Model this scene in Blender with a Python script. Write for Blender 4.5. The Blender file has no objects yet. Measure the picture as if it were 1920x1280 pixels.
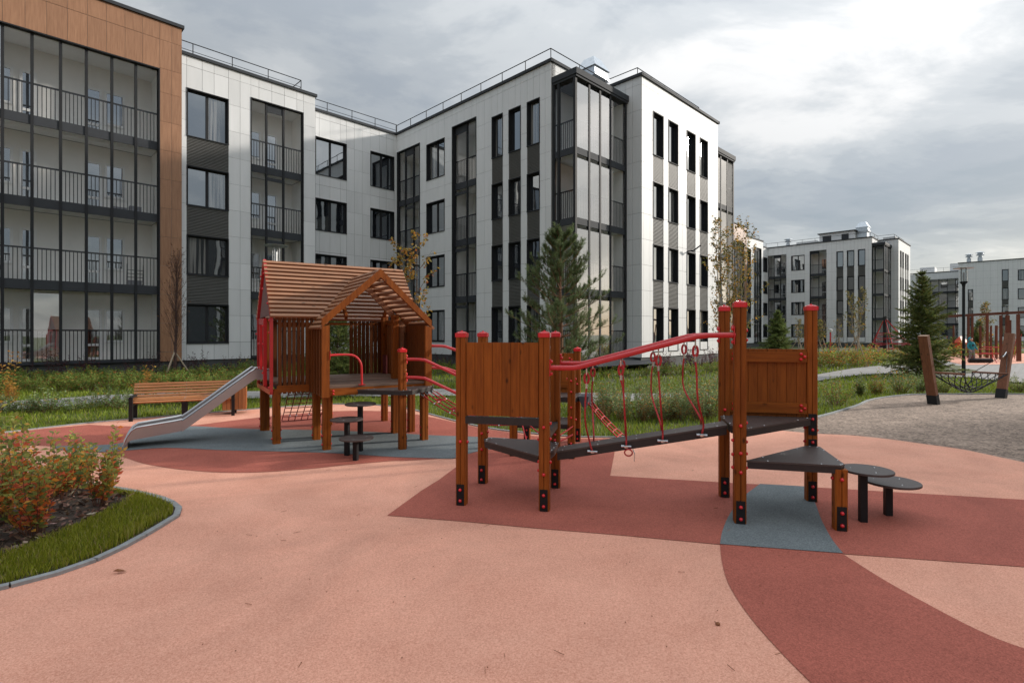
import bpy, math, random
import numpy as np
from mathutils import Vector, Matrix

R = math.radians
scene = bpy.context.scene
COL = scene.collection
random.seed(7)
rng = np.random.default_rng(11)

# ------------------------------------------------------------------ camera, sky, sun, exposure
H = 1.6                      # eye height above the rubber surface
cam = bpy.data.cameras.new('camera')
cam.sensor_width = 36.0
cam.lens = 1000.0 / 1920.0 * 36.0
cam.shift_y = -14.0 / 1920.0
cam.clip_start = 0.05
cam.clip_end = 3000
camo = bpy.data.objects.new('camera', cam)
camo.location = (0, 0, H)
camo.rotation_euler = (R(90), 0, 0)
COL.objects.link(camo)
scene.camera = camo

SUN_DIR = Vector((0.942 * math.cos(R(19)), 0.335 * math.cos(R(19)), math.sin(R(19)))).normalized()
sun = bpy.data.lights.new('sun', 'SUN')
sun.energy = 1.35
sun.angle = R(3.2)
sun.color = (1.0, 0.93, 0.84)
suno = bpy.data.objects.new('sun', sun)
suno.rotation_euler = SUN_DIR.to_track_quat('Z', 'Y').to_euler()
COL.objects.link(suno)

world = bpy.data.worlds.new('World')
scene.world = world
world.use_nodes = True
wt = world.node_tree
wt.nodes.clear()


def wn(kind, **kw):
    n = wt.nodes.new(kind)
    for k, v in kw.items():
        setattr(n, k, v)
    return n


def build_sky():
    L = wt.links.new
    out = wn('ShaderNodeOutputWorld')
    bg = wn('ShaderNodeBackground')
    bg.inputs['Strength'].default_value = 0.1
    L(bg.outputs[0], out.inputs[0])
    sky = wn('ShaderNodeTexSky', sky_type='NISHITA')
    sky.sun_disc = False
    sky.sun_elevation = R(19)
    sky.sun_rotation = math.atan2(SUN_DIR.x, SUN_DIR.y)
    tc = wn('ShaderNodeTexCoord')
    sep = wn('ShaderNodeSeparateXYZ')
    L(tc.outputs['Generated'], sep.inputs[0])

    def m(op, a, b=None, clamp=False):
        n = wn('ShaderNodeMath', operation=op)
        n.use_clamp = clamp
        for i, v in enumerate((a, b)):
            if v is None:
                continue
            if isinstance(v, (int, float)):
                n.inputs[i].default_value = v
            else:
                L(v, n.inputs[i])
        return n.outputs[0]
    zc = m('ADD', m('MAXIMUM', sep.outputs[2], 0.0), 0.16)
    px = m('DIVIDE', sep.outputs[0], zc)
    py = m('DIVIDE', sep.outputs[1], zc)
    comb = wn('ShaderNodeCombineXYZ')
    L(px, comb.inputs[0]); L(py, comb.inputs[1])
    mp = wn('ShaderNodeMapping')
    mp.inputs['Rotation'].default_value = (0, 0, R(-30))
    mp.inputs['Scale'].default_value = (0.62, 0.95, 1.0)
    mp.inputs['Location'].default_value = (3.9, 2.9, 0.0)
    L(comb.outputs[0], mp.inputs[0])
    n1 = wn('ShaderNodeTexNoise')
    n1.inputs['Scale'].default_value = 0.95
    n1.inputs['Detail'].default_value = 7
    n1.inputs['Roughness'].default_value = 0.52
    n1.inputs['Distortion'].default_value = 0.5
    L(mp.outputs[0], n1.inputs['Vector'])
    n2 = wn('ShaderNodeTexNoise')
    n2.inputs['Scale'].default_value = 2.6
    n2.inputs['Detail'].default_value = 8
    n2.inputs['Roughness'].default_value = 0.6
    n2.inputs['Distortion'].default_value = 0.3
    L(mp.outputs[0], n2.inputs['Vector'])
    # brightening towards the veiled sun
    dot = wn('ShaderNodeVectorMath', operation='DOT_PRODUCT')
    nrm = wn('ShaderNodeVectorMath', operation='NORMALIZE')
    L(tc.outputs['Generated'], nrm.inputs[0])
    L(nrm.outputs[0], dot.inputs[0])
    dot.inputs[1].default_value = SUN_DIR
    glow = m('POWER', m('MULTIPLY', m('ADD', dot.outputs['Value'], 1.0), 0.5, True), 3.0)
    val = m('ADD', m('MULTIPLY', n1.outputs[0], 0.66), m('MULTIPLY', n2.outputs[0], 0.34))
    val = m('ADD', m('MULTIPLY', m('SUBTRACT', val, 0.5), 1.5), 0.5)
    val = m('ADD', val, m('MULTIPLY', m('SUBTRACT', glow, 0.28), 0.13))
    ramp = wn('ShaderNodeValToRGB')
    cr = ramp.color_ramp
    cr.interpolation = 'EASE'
    cr.elements[0].position = 0.36
    cr.elements[0].color = (0.40, 0.45, 0.50, 1)
    cr.elements[1].position = 0.70
    cr.elements[1].color = (0.98, 0.97, 0.95, 1)
    for p, c in ((0.44, (0.46, 0.50, 0.545, 1)), (0.50, (0.535, 0.57, 0.60, 1)), (0.565, (0.66, 0.685, 0.70, 1))):
        e = cr.elements.new(p)
        e.color = c
    L(val, ramp.inputs[0])
    mul = wn('ShaderNodeVectorMath', operation='SCALE')
    L(ramp.outputs[0], mul.inputs[0])
    zz = m('MAXIMUM', sep.outputs[2], 0.0)
    elev = m('ADD', m('MULTIPLY', m('MULTIPLY', zz, zz), 2.0), m('ADD', m('MULTIPLY', zz, 0.3), 0.75))
    mulk = m('MULTIPLY', m('ADD', m('MULTIPLY', glow, 1.4), 2.2), elev)
    L(mulk, mul.inputs['Scale'])
    mix = wn('ShaderNodeMix', data_type='RGBA')
    mix.inputs['Factor'].default_value = 0.93
    L(sky.outputs[0], mix.inputs['A'])
    L(mul.outputs[0], mix.inputs['B'])
    L(mix.outputs['Result'], bg.inputs['Color'])


build_sky()
scene.view_settings.view_transform = 'Standard'
scene.view_settings.look = 'None'
scene.view_settings.exposure = 1.5
scene.view_settings.gamma = 1.0
scene.view_settings.use_curve_mapping = False
scene.render.engine = 'CYCLES'
scene.cycles.use_denoising = True
scene.cycles.max_bounces = 7
scene.cycles.transparent_max_bounces = 14
scene.cycles.diffuse_bounces = 3
scene.cycles.glossy_bounces = 3
scene.cycles.caustics_reflective = False
scene.cycles.caustics_refractive = False

# ------------------------------------------------------------------ materials
M = {}


def mat(name, color, rough=0.6, metal=0.0, var=0.0, scale=8.0, stretch=(1, 1, 1), bump=0.0, bscale=None,
        spec=0.5, rand=0.0, color2=None, attr=None, detail=4.0, contrast=1.0, coat=0.0):
    """Principled material; noise in object space mixes two tones and drives bump, Object Info shifts repeats."""
    m = bpy.data.materials.new(name)
    m.use_nodes = True
    nt = m.node_tree
    b = nt.nodes['Principled BSDF']
    L = nt.links.new
    b.inputs['Roughness'].default_value = rough
    b.inputs['Metallic'].default_value = metal
    b.inputs['Specular IOR Level'].default_value = spec
    b.inputs['Coat Weight'].default_value = coat
    tc = nt.nodes.new('ShaderNodeTexCoord')
    mp = nt.nodes.new('ShaderNodeMapping')
    mp.inputs['Scale'].default_value = stretch
    L(tc.outputs['Object'], mp.inputs[0])
    oi = nt.nodes.new('ShaderNodeObjectInfo')
    off = nt.nodes.new('ShaderNodeVectorMath'); off.operation = 'SCALE'
    comb = nt.nodes.new('ShaderNodeCombineXYZ')
    for i in range(3):
        L(oi.outputs['Random'], comb.inputs[i])
    L(comb.outputs[0], off.inputs[0]); off.inputs['Scale'].default_value = 37.0
    L(off.outputs[0], mp.inputs['Location'])
    nz = nt.nodes.new('ShaderNodeTexNoise')
    nz.inputs['Scale'].default_value = scale
    nz.inputs['Detail'].default_value = detail
    nz.inputs['Roughness'].default_value = 0.6
    L(mp.outputs[0], nz.inputs['Vector'])
    col = None
    if attr:
        at = nt.nodes.new('ShaderNodeAttribute'); at.attribute_name = attr
        col = at.outputs['Color']
    else:
        c2 = color2 if color2 else tuple(max(0, c * (1 - var)) for c in color)
        c1 = color if color2 else tuple(min(1, c * (1 + var)) for c in color)
        mr = nt.nodes.new('ShaderNodeMapRange')
        mr.inputs['From Min'].default_value = 0.5 - 0.22 / contrast
        mr.inputs['From Max'].default_value = 0.5 + 0.22 / contrast
        L(nz.outputs['Fac'], mr.inputs['Value'])
        mx = nt.nodes.new('ShaderNodeMix'); mx.data_type = 'RGBA'
        mx.inputs['A'].default_value = (*c1, 1); mx.inputs['B'].default_value = (*c2, 1)
        L(mr.outputs[0], mx.inputs['Factor'])
        col = mx.outputs['Result']
    if rand > 0:
        hs = nt.nodes.new('ShaderNodeHueSaturation')
        mr2 = nt.nodes.new('ShaderNodeMapRange')
        mr2.inputs['To Min'].default_value = 1 - rand
        mr2.inputs['To Max'].default_value = 1 + rand
        L(oi.outputs['Random'], mr2.inputs['Value'])
        L(mr2.outputs[0], hs.inputs['Value'])
        L(col, hs.inputs['Color'])
        col = hs.outputs['Color']
    L(col, b.inputs['Base Color'])
    if bump > 0:
        src = nz
        if bscale:
            src = nt.nodes.new('ShaderNodeTexNoise')
            src.inputs['Scale'].default_value = bscale
            src.inputs['Detail'].default_value = 3
            L(mp.outputs[0], src.inputs['Vector'])
        bp = nt.nodes.new('ShaderNodeBump')
        bp.inputs['Strength'].default_value = bump
        bp.inputs['Distance'].default_value = 0.01
        L(src.outputs['Fac'], bp.inputs['Height'])
        L(bp.outputs[0], b.inputs['Normal'])
    M[name] = m
    return m


def leaf_mat(name, trans=0.35):
    m = bpy.data.materials.new(name)
    m.use_nodes = True
    nt = m.node_tree
    L = nt.links.new
    b = nt.nodes['Principled BSDF']
    b.inputs['Roughness'].default_value = 0.55
    b.inputs['Specular IOR Level'].default_value = 0.3
    at = nt.nodes.new('ShaderNodeAttribute'); at.attribute_name = 'tint'
    L(at.outputs['Color'], b.inputs['Base Color'])
    tr = nt.nodes.new('ShaderNodeBsdfTranslucent')
    L(at.outputs['Color'], tr.inputs['Color'])
    mx = nt.nodes.new('ShaderNodeMixShader'); mx.inputs[0].default_value = trans
    L(b.outputs[0], mx.inputs[1]); L(tr.outputs[0], mx.inputs[2])
    L(mx.outputs[0], nt.nodes['Material Output'].inputs[0])
    M[name] = m


def glass_mat(name, refl=0.10, tint=(0.86, 0.89, 0.9)):
    """thin clear sheet: fresnel mirror over tinted transparency"""
    m = bpy.data.materials.new(name)
    m.use_nodes = True
    nt = m.node_tree
    nt.nodes.remove(nt.nodes['Principled BSDF'])
    L = nt.links.new
    fr = nt.nodes.new('ShaderNodeLayerWeight'); fr.inputs[0].default_value = 0.5
    mr = nt.nodes.new('ShaderNodeMath'); mr.operation = 'POWER'; mr.inputs[1].default_value = 3.0
    L(fr.outputs['Facing'], mr.inputs[0])
    ma = nt.nodes.new('ShaderNodeMath'); ma.operation = 'MULTIPLY_ADD'
    ma.inputs[1].default_value = 0.9 - refl; ma.inputs[2].default_value = refl
    L(mr.outputs[0], ma.inputs[0])
    gl = nt.nodes.new('ShaderNodeBsdfGlossy'); gl.inputs['Roughness'].default_value = 0.015
    nz = nt.nodes.new('ShaderNodeTexNoise'); nz.inputs['Scale'].default_value = 0.7
    tc = nt.nodes.new('ShaderNodeTexCoord'); L(tc.outputs['Object'], nz.inputs['Vector'])
    bp = nt.nodes.new('ShaderNodeBump'); bp.inputs['Strength'].default_value = 0.05; bp.inputs['Distance'].default_value = 0.06
    L(nz.outputs[0], bp.inputs['Height']); L(bp.outputs[0], gl.inputs['Normal'])
    tr = nt.nodes.new('ShaderNodeBsdfTransparent'); tr.inputs[0].default_value = (*tint, 1)
    mx = nt.nodes.new('ShaderNodeMixShader')
    L(ma.outputs[0], mx.inputs[0]); L(tr.outputs[0], mx.inputs[1]); L(gl.outputs[0], mx.inputs[2])
    L(mx.outputs[0], nt.nodes['Material Output'].inputs[0])
    M[name] = m


def pane_mat(name, refl, dark):
    """window of a dark room: mirror coat over dark interior"""
    m = bpy.data.materials.new(name)
    m.use_nodes = True
    nt = m.node_tree
    nt.nodes.remove(nt.nodes['Principled BSDF'])
    L = nt.links.new
    fr = nt.nodes.new('ShaderNodeLayerWeight'); fr.inputs[0].default_value = 0.5
    mr = nt.nodes.new('ShaderNodeMath'); mr.operation = 'POWER'; mr.inputs[1].default_value = 2.5
    L(fr.outputs['Facing'], mr.inputs[0])
    ma = nt.nodes.new('ShaderNodeMath'); ma.operation = 'MULTIPLY_ADD'
    ma.inputs[1].default_value = 0.9 - refl; ma.inputs[2].default_value = refl
    L(mr.outputs[0], ma.inputs[0])
    gl = nt.nodes.new('ShaderNodeBsdfGlossy'); gl.inputs['Roughness'].default_value = 0.02
    gl.inputs['Color'].default_value = (0.88, 0.93, 0.97, 1)
    tc = nt.nodes.new('ShaderNodeTexCoord')
    nz = nt.nodes.new('ShaderNodeTexNoise'); nz.inputs['Scale'].default_value = 0.8
    L(tc.outputs['Object'], nz.inputs['Vector'])
    bp = nt.nodes.new('ShaderNodeBump'); bp.inputs['Strength'].default_value = 0.07; bp.inputs['Distance'].default_value = 0.06
    L(nz.outputs[0], bp.inputs['Height']); L(bp.outputs[0], gl.inputs['Normal'])
    df = nt.nodes.new('ShaderNodeBsdfDiffuse')
    df.inputs[0].default_value = (*dark, 1)
    mx = nt.nodes.new('ShaderNodeMixShader')
    L(ma.outputs[0], mx.inputs[0]); L(df.outputs[0], mx.inputs[1]); L(gl.outputs[0], mx.inputs[2])
    L(mx.outputs[0], nt.nodes['Material Output'].inputs[0])
    M[name] = m


def rubber_mat(name, c1, c2, vs=170, ns=70):
    """rubber granules: fine two tone speckle plus broad worn patches"""
    m = bpy.data.materials.new(name)
    m.use_nodes = True
    nt = m.node_tree
    L = nt.links.new
    b = nt.nodes['Principled BSDF']
    b.inputs['Roughness'].default_value = 0.85
    b.inputs['Specular IOR Level'].default_value = 0.35
    tc = nt.nodes.new('ShaderNodeTexCoord')
    vo = nt.nodes.new('ShaderNodeTexVoronoi'); vo.inputs['Scale'].default_value = vs
    L(tc.outputs['Object'], vo.inputs['Vector'])
    sp = nt.nodes.new('ShaderNodeSeparateColor'); L(vo.outputs['Color'], sp.inputs[0])
    n1 = nt.nodes.new('ShaderNodeTexNoise'); n1.inputs['Scale'].default_value = 1.7; n1.inputs['Detail'].default_value = 6
    L(tc.outputs['Object'], n1.inputs['Vector'])
    n2 = nt.nodes.new('ShaderNodeTexNoise'); n2.inputs['Scale'].default_value = ns; n2.inputs['Detail'].default_value = 4
    L(tc.outputs['Object'], n2.inputs['Vector'])
    a = nt.nodes.new('ShaderNodeMath'); a.operation = 'MULTIPLY_ADD'
    L(n1.outputs['Fac'], a.inputs[0]); a.inputs[1].default_value = 0.9
    L(sp.outputs[0], a.inputs[2])
    a2 = nt.nodes.new('ShaderNodeMath'); a2.operation = 'MULTIPLY_ADD'
    L(n2.outputs['Fac'], a2.inputs[0]); a2.inputs[1].default_value = 1.2; L(a.outputs[0], a2.inputs[2])
    mr = nt.nodes.new('ShaderNodeMapRange')
    mr.inputs['From Min'].default_value = 0.85; mr.inputs['From Max'].default_value = 2.15
    L(a2.outputs[0], mr.inputs['Value'])
    mx = nt.nodes.new('ShaderNodeMix'); mx.data_type = 'RGBA'
    mx.inputs['A'].default_value = (*c1, 1); mx.inputs['B'].default_value = (*c2, 1)
    L(mr.outputs[0], mx.inputs['Factor'])
    # broad scuffs and trodden paths, dry stains
    n3 = nt.nodes.new('ShaderNodeTexNoise'); n3.inputs['Scale'].default_value = 0.55; n3.inputs['Detail'].default_value = 8; n3.inputs['Roughness'].default_value = 0.65; n3.inputs['Distortion'].default_value = 1.2
    L(tc.outputs['Object'], n3.inputs['Vector'])
    mr3 = nt.nodes.new('ShaderNodeMapRange'); mr3.inputs['From Min'].default_value = 0.3; mr3.inputs['From Max'].default_value = 0.7
    mr3.inputs['To Min'].default_value = 0.84; mr3.inputs['To Max'].default_value = 1.12
    L(n3.outputs['Fac'], mr3.inputs['Value'])
    hs = nt.nodes.new('ShaderNodeHueSaturation'); L(mx.outputs['Result'], hs.inputs['Color']); L(mr3.outputs[0], hs.inputs['Value'])
    L(hs.outputs['Color'], b.inputs['Base Color'])
    bp = nt.nodes.new('ShaderNodeBump'); bp.inputs['Strength'].default_value = 0.6; bp.inputs['Distance'].default_value = 0.003
    L(vo.outputs['Distance'], bp.inputs['Height'])
    L(bp.outputs[0], b.inputs['Normal'])
    M[name] = m


rubber_mat('rubber_pink', (0.66, 0.28, 0.185), (0.94, 0.485, 0.345))
rubber_mat('rubber_red', (0.29, 0.074, 0.050), (0.54, 0.155, 0.108))
rubber_mat('rubber_blue', (0.10, 0.122, 0.13), (0.235, 0.26, 0.265))
rubber_mat('gravel', (0.095, 0.066, 0.048), (0.45, 0.335, 0.26), 34, 6.0)
mat('soil', (0.055, 0.038, 0.028), 0.95, var=0.5, scale=14, bump=0.8)
mat('lawn_soil', (0.10, 0.12, 0.03), 0.95, color2=(0.045, 0.05, 0.022), scale=1.5, bump=0.8, bscale=30)
mat('concrete', (0.30, 0.31, 0.31), 0.85, var=0.18, scale=18, bump=0.35, rand=0.08)
mat('paving', (0.34, 0.33, 0.32), 0.85, var=0.12, scale=9, bump=0.3, rand=0.05)


def paving_joints():
    nt = M['paving'].node_tree; L = nt.links.new
    b = nt.nodes['Principled BSDF']
    src = b.inputs['Base Color'].links[0].from_socket
    tc = nt.nodes.new('ShaderNodeTexCoord')
    br = nt.nodes.new('ShaderNodeTexBrick')
    br.inputs['Scale'].default_value = 1.0
    br.inputs['Brick Width'].default_value = 0.4; br.inputs['Row Height'].default_value = 0.2; br.inputs['Mortar Size'].default_value = 0.012
    br.inputs['Color1'].default_value = (1.0, 1.0, 1.0, 1); br.inputs['Color2'].default_value = (0.82, 0.81, 0.80, 1); br.inputs['Mortar'].default_value = (0.45, 0.44, 0.42, 1)
    L(tc.outputs['Object'], br.inputs['Vector'])
    mx = nt.nodes.new('ShaderNodeMix'); mx.data_type = 'RGBA'; mx.blend_type = 'MULTIPLY'; mx.inputs['Factor'].default_value = 1.0
    L(src, mx.inputs['A']); L(br.outputs['Color'], mx.inputs['B'])
    L(mx.outputs['Result'], b.inputs['Base Color'])


paving_joints()
mat('facade_white', (0.84, 0.84, 0.84), 0.5, color2=(0.77, 0.775, 0.77), scale=1.2, stretch=(2.5, 2.5, 0.35), rand=0.05, spec=0.25)
mat('facade_wood', (0.43, 0.225, 0.125), 0.45, color2=(0.30, 0.145, 0.075), scale=2.2, stretch=(9, 9, 0.7), rand=0.06, detail=8)
mat('joint', (0.26, 0.26, 0.26), 0.8)
mat('plinth', (0.085, 0.088, 0.088), 0.75, var=0.15, scale=2.5, bump=0.1)
mat('metal_dark', (0.028, 0.029, 0.032), 0.62, spec=0.22, var=0.1, scale=3)
mat('metal_grey', (0.055, 0.059, 0.066), 0.7, spec=0.2, var=0.08, scale=3)
mat('louvre', (0.15, 0.148, 0.14), 0.5, var=0.05, scale=3)
mat('cream', (0.86, 0.845, 0.81), 0.75, var=0.04, scale=2)
mat('white_paint', (0.84, 0.84, 0.83), 0.5, var=0.03, scale=2)
mat('roof_felt', (0.10, 0.10, 0.10), 0.9, var=0.2, scale=1)
mat('galvanised', (0.62, 0.66, 0.70), 0.30, metal=0.9, var=0.15, scale=5)
glass_mat('balcony_glass', 0.045, (0.985, 0.988, 0.99))
glass_mat('glass_clear', 0.05)
glass_mat('mirror_glass', 0.58, (0.80, 0.82, 0.83))
pane_mat('pane', 0.38, (0.014, 0.016, 0.02))
def curtain_folds():
    pane_mat('pane_curtain', 0.26, (0.2, 0.2, 0.2))
    nt = M['pane_curtain'].node_tree; L = nt.links.new
    df = [n for n in nt.nodes if n.type == 'BSDF_DIFFUSE'][0]
    tc = nt.nodes.new('ShaderNodeTexCoord'); mp = nt.nodes.new('ShaderNodeMapping'); mp.inputs['Scale'].default_value = (9, 9, 0.25)
    L(tc.outputs['Object'], mp.inputs[0])
    nz = nt.nodes.new('ShaderNodeTexNoise'); nz.inputs['Scale'].default_value = 1.0; nz.inputs['Detail'].default_value = 2
    L(mp.outputs[0], nz.inputs['Vector'])
    cr = nt.nodes.new('ShaderNodeValToRGB')
    cr.color_ramp.elements[0].position = 0.42; cr.color_ramp.elements[0].color = (0.02, 0.021, 0.024, 1)
    cr.color_ramp.elements[1].position = 0.60; cr.color_ramp.elements[1].color = (0.30, 0.29, 0.27, 1)
    L(nz.outputs[0], cr.inputs[0]); L(cr.outputs[0], df.inputs[0])


curtain_folds()
mat('curtain', (0.22, 0.21, 0.20), 0.8, var=0.3, scale=2, stretch=(12, 12, 0.2))
mat('wood', (0.36, 0.100, 0.013), 0.55, color2=(0.20, 0.049, 0.006), spec=0.22, scale=3.0, stretch=(14, 14, 1.1), rand=0.16, detail=9, bump=0.12)
mat('wood_h', (0.36, 0.100, 0.013), 0.55, color2=(0.20, 0.049, 0.006), spec=0.22, scale=3.0, stretch=(1.1, 14, 14), rand=0.14, detail=9, bump=0.12)
mat('wood_dark', (0.20, 0.060, 0.012), 0.55, color2=(0.10, 0.027, 0.006), spec=0.22, scale=3.0, stretch=(14, 14, 1.1), rand=0.2, detail=9, bump=0.12)
mat('wood_slat', (0.46, 0.225, 0.115), 0.5, color2=(0.30, 0.13, 0.06), scale=3.0, stretch=(1.1, 16, 16), rand=0.14, detail=8, bump=0.1)
mat('wood_dormer', (0.36, 0.17, 0.085), 0.5, color2=(0.24, 0.10, 0.045), scale=3.0, stretch=(16, 1.1, 16), rand=0.14, detail=8, bump=0.1)
mat('wood_deck', (0.27, 0.175, 0.125), 0.6, color2=(0.16, 0.095, 0.065), scale=3.0, stretch=(1.2, 16, 16), rand=0.32, detail=8, bump=0.15)
mat('wood_bench', (0.50, 0.21, 0.075), 0.45, color2=(0.33, 0.12, 0.04), scale=3.0, stretch=(1.2, 16, 16), rand=0.12, detail=8, bump=0.1)
mat('wood_bin', (0.50, 0.20, 0.07), 0.5, color2=(0.33, 0.12, 0.04), scale=3.0, stretch=(16, 16, 1.2), rand=0.15, detail=8)
mat('wood_far', (0.17, 0.052, 0.026), 0.6, color2=(0.10, 0.032, 0.018), scale=3.0, stretch=(12, 12, 1.0), rand=0.15)
mat('wood_leaning', (0.27, 0.105, 0.05), 0.55, color2=(0.16, 0.058, 0.028), scale=3.0, stretch=(14, 14, 1.0), rand=0.1, detail=8, bump=0.12)
mat('wood_cut', (0.42, 0.27, 0.18), 0.7, var=0.2, scale=20)
mat('red_steel', (0.62, 0.028, 0.032), 0.28, var=0.05, scale=6, coat=0.3)
mat('red_cap', (0.72, 0.022, 0.03), 0.25, var=0.04, scale=6, coat=0.3)
mat('rope_red', (0.46, 0.028, 0.03), 0.75, var=0.4, scale=90, bump=0.5)
mat('rope_dark', (0.16, 0.02, 0.02), 0.8, var=0.4, scale=90, bump=0.5)
mat('rope_black', (0.02, 0.02, 0.022), 0.8, var=0.3, scale=60, bump=0.4)
mat('hpl_brown', (0.070, 0.052, 0.047), 0.5, var=0.12, scale=30, bump=0.12, bscale=240)
mat('edge_dark', (0.028, 0.022, 0.021), 0.5, var=0.15, scale=20)
mat('black_steel', (0.014, 0.013, 0.014), 0.55, spec=0.25, var=0.2, scale=20)
mat('steel', (0.50, 0.475, 0.47), 0.36, metal=0.85, var=0.06, scale=2.0, stretch=(1, 1, 8), bump=0.03)
mat('steel_bright', (0.75, 0.75, 0.76), 0.18, metal=0.95)
mat('gable_panel', (0.20, 0.125, 0.12), 0.6, var=0.2, scale=40, spec=0.4)
mat('bark', (0.13, 0.09, 0.065), 0.9, var=0.3, scale=14, stretch=(3, 3, 1), bump=0.6)
mat('bark_pine', (0.22, 0.115, 0.065), 0.9, var=0.35, scale=14, stretch=(3, 3, 1), bump=0.6)
mat('bark_pale', (0.34, 0.30, 0.26), 0.85, var=0.35, scale=9, stretch=(2, 2, 1), bump=0.4)
mat('bark_dark', (0.10, 0.055, 0.045), 0.9, var=0.3, scale=12, bump=0.4)
mat('stake', (0.42, 0.33, 0.24), 0.8, var=0.2, scale=10, stretch=(6, 6, 1))
mat('stem_red', (0.17, 0.07, 0.04), 0.7, var=0.3, scale=20)
mat('teal_cloth', (0.02, 0.26, 0.32), 0.85, var=0.15, scale=12)
mat('grey_cloth', (0.20, 0.20, 0.22), 0.85, var=0.15, scale=12)
mat('skin', (0.55, 0.33, 0.25), 0.55)
mat('shoe', (0.02, 0.02, 0.022), 0.6)
mat('hair', (0.04, 0.025, 0.018), 0.7)
mat('orange_paint', (0.55, 0.08, 0.03), 0.5)
mat('yellow_paint', (0.6, 0.3, 0.04), 0.5)
mat('leaf_dry', (0.26, 0.10, 0.04), 0.8, var=0.3, scale=40)
def add_knots(name, axis_scale):
    nt = M[name].node_tree; L = nt.links.new
    b = nt.nodes['Principled BSDF']
    src = b.inputs['Base Color'].links[0].from_socket
    mp = [n for n in nt.nodes if n.type == 'MAPPING'][0]
    tc = [n for n in nt.nodes if n.type == 'TEX_COORD'][0]
    m2 = nt.nodes.new('ShaderNodeMapping'); m2.inputs['Scale'].default_value = axis_scale
    L(tc.outputs['Object'], m2.inputs[0]); L(mp.inputs['Location'].links[0].from_socket, m2.inputs['Location'])
    vo = nt.nodes.new('ShaderNodeTexVoronoi'); vo.inputs['Scale'].default_value = 1.0
    L(m2.outputs[0], vo.inputs['Vector'])
    mr = nt.nodes.new('ShaderNodeMapRange'); mr.inputs['From Min'].default_value = 0.05; mr.inputs['From Max'].default_value = 0.16
    mr.inputs['To Min'].default_value = 0.28; mr.inputs['To Max'].default_value = 1.0
    L(vo.outputs['Distance'], mr.inputs['Value'])
    hs = nt.nodes.new('ShaderNodeHueSaturation'); L(src, hs.inputs['Color']); L(mr.outputs[0], hs.inputs['Value'])
    L(hs.outputs['Color'], b.inputs['Base Color'])


add_knots('wood', (9, 9, 4.5)); add_knots('wood_dark', (9, 9, 4.5)); add_knots('wood_h', (4.5, 9, 9)); add_knots('wood_slat', (4, 9, 9)); add_knots('wood_leaning', (7, 7, 4))
leaf_mat('leaf', 0.45)
leaf_mat('needle', 0.40)
leaf_mat('grass_blade', 0.3)
mat('mulch', (0.5, 0.5, 0.5), 0.9, attr='tint')

# ------------------------------------------------------------------ mesh helpers


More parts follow.
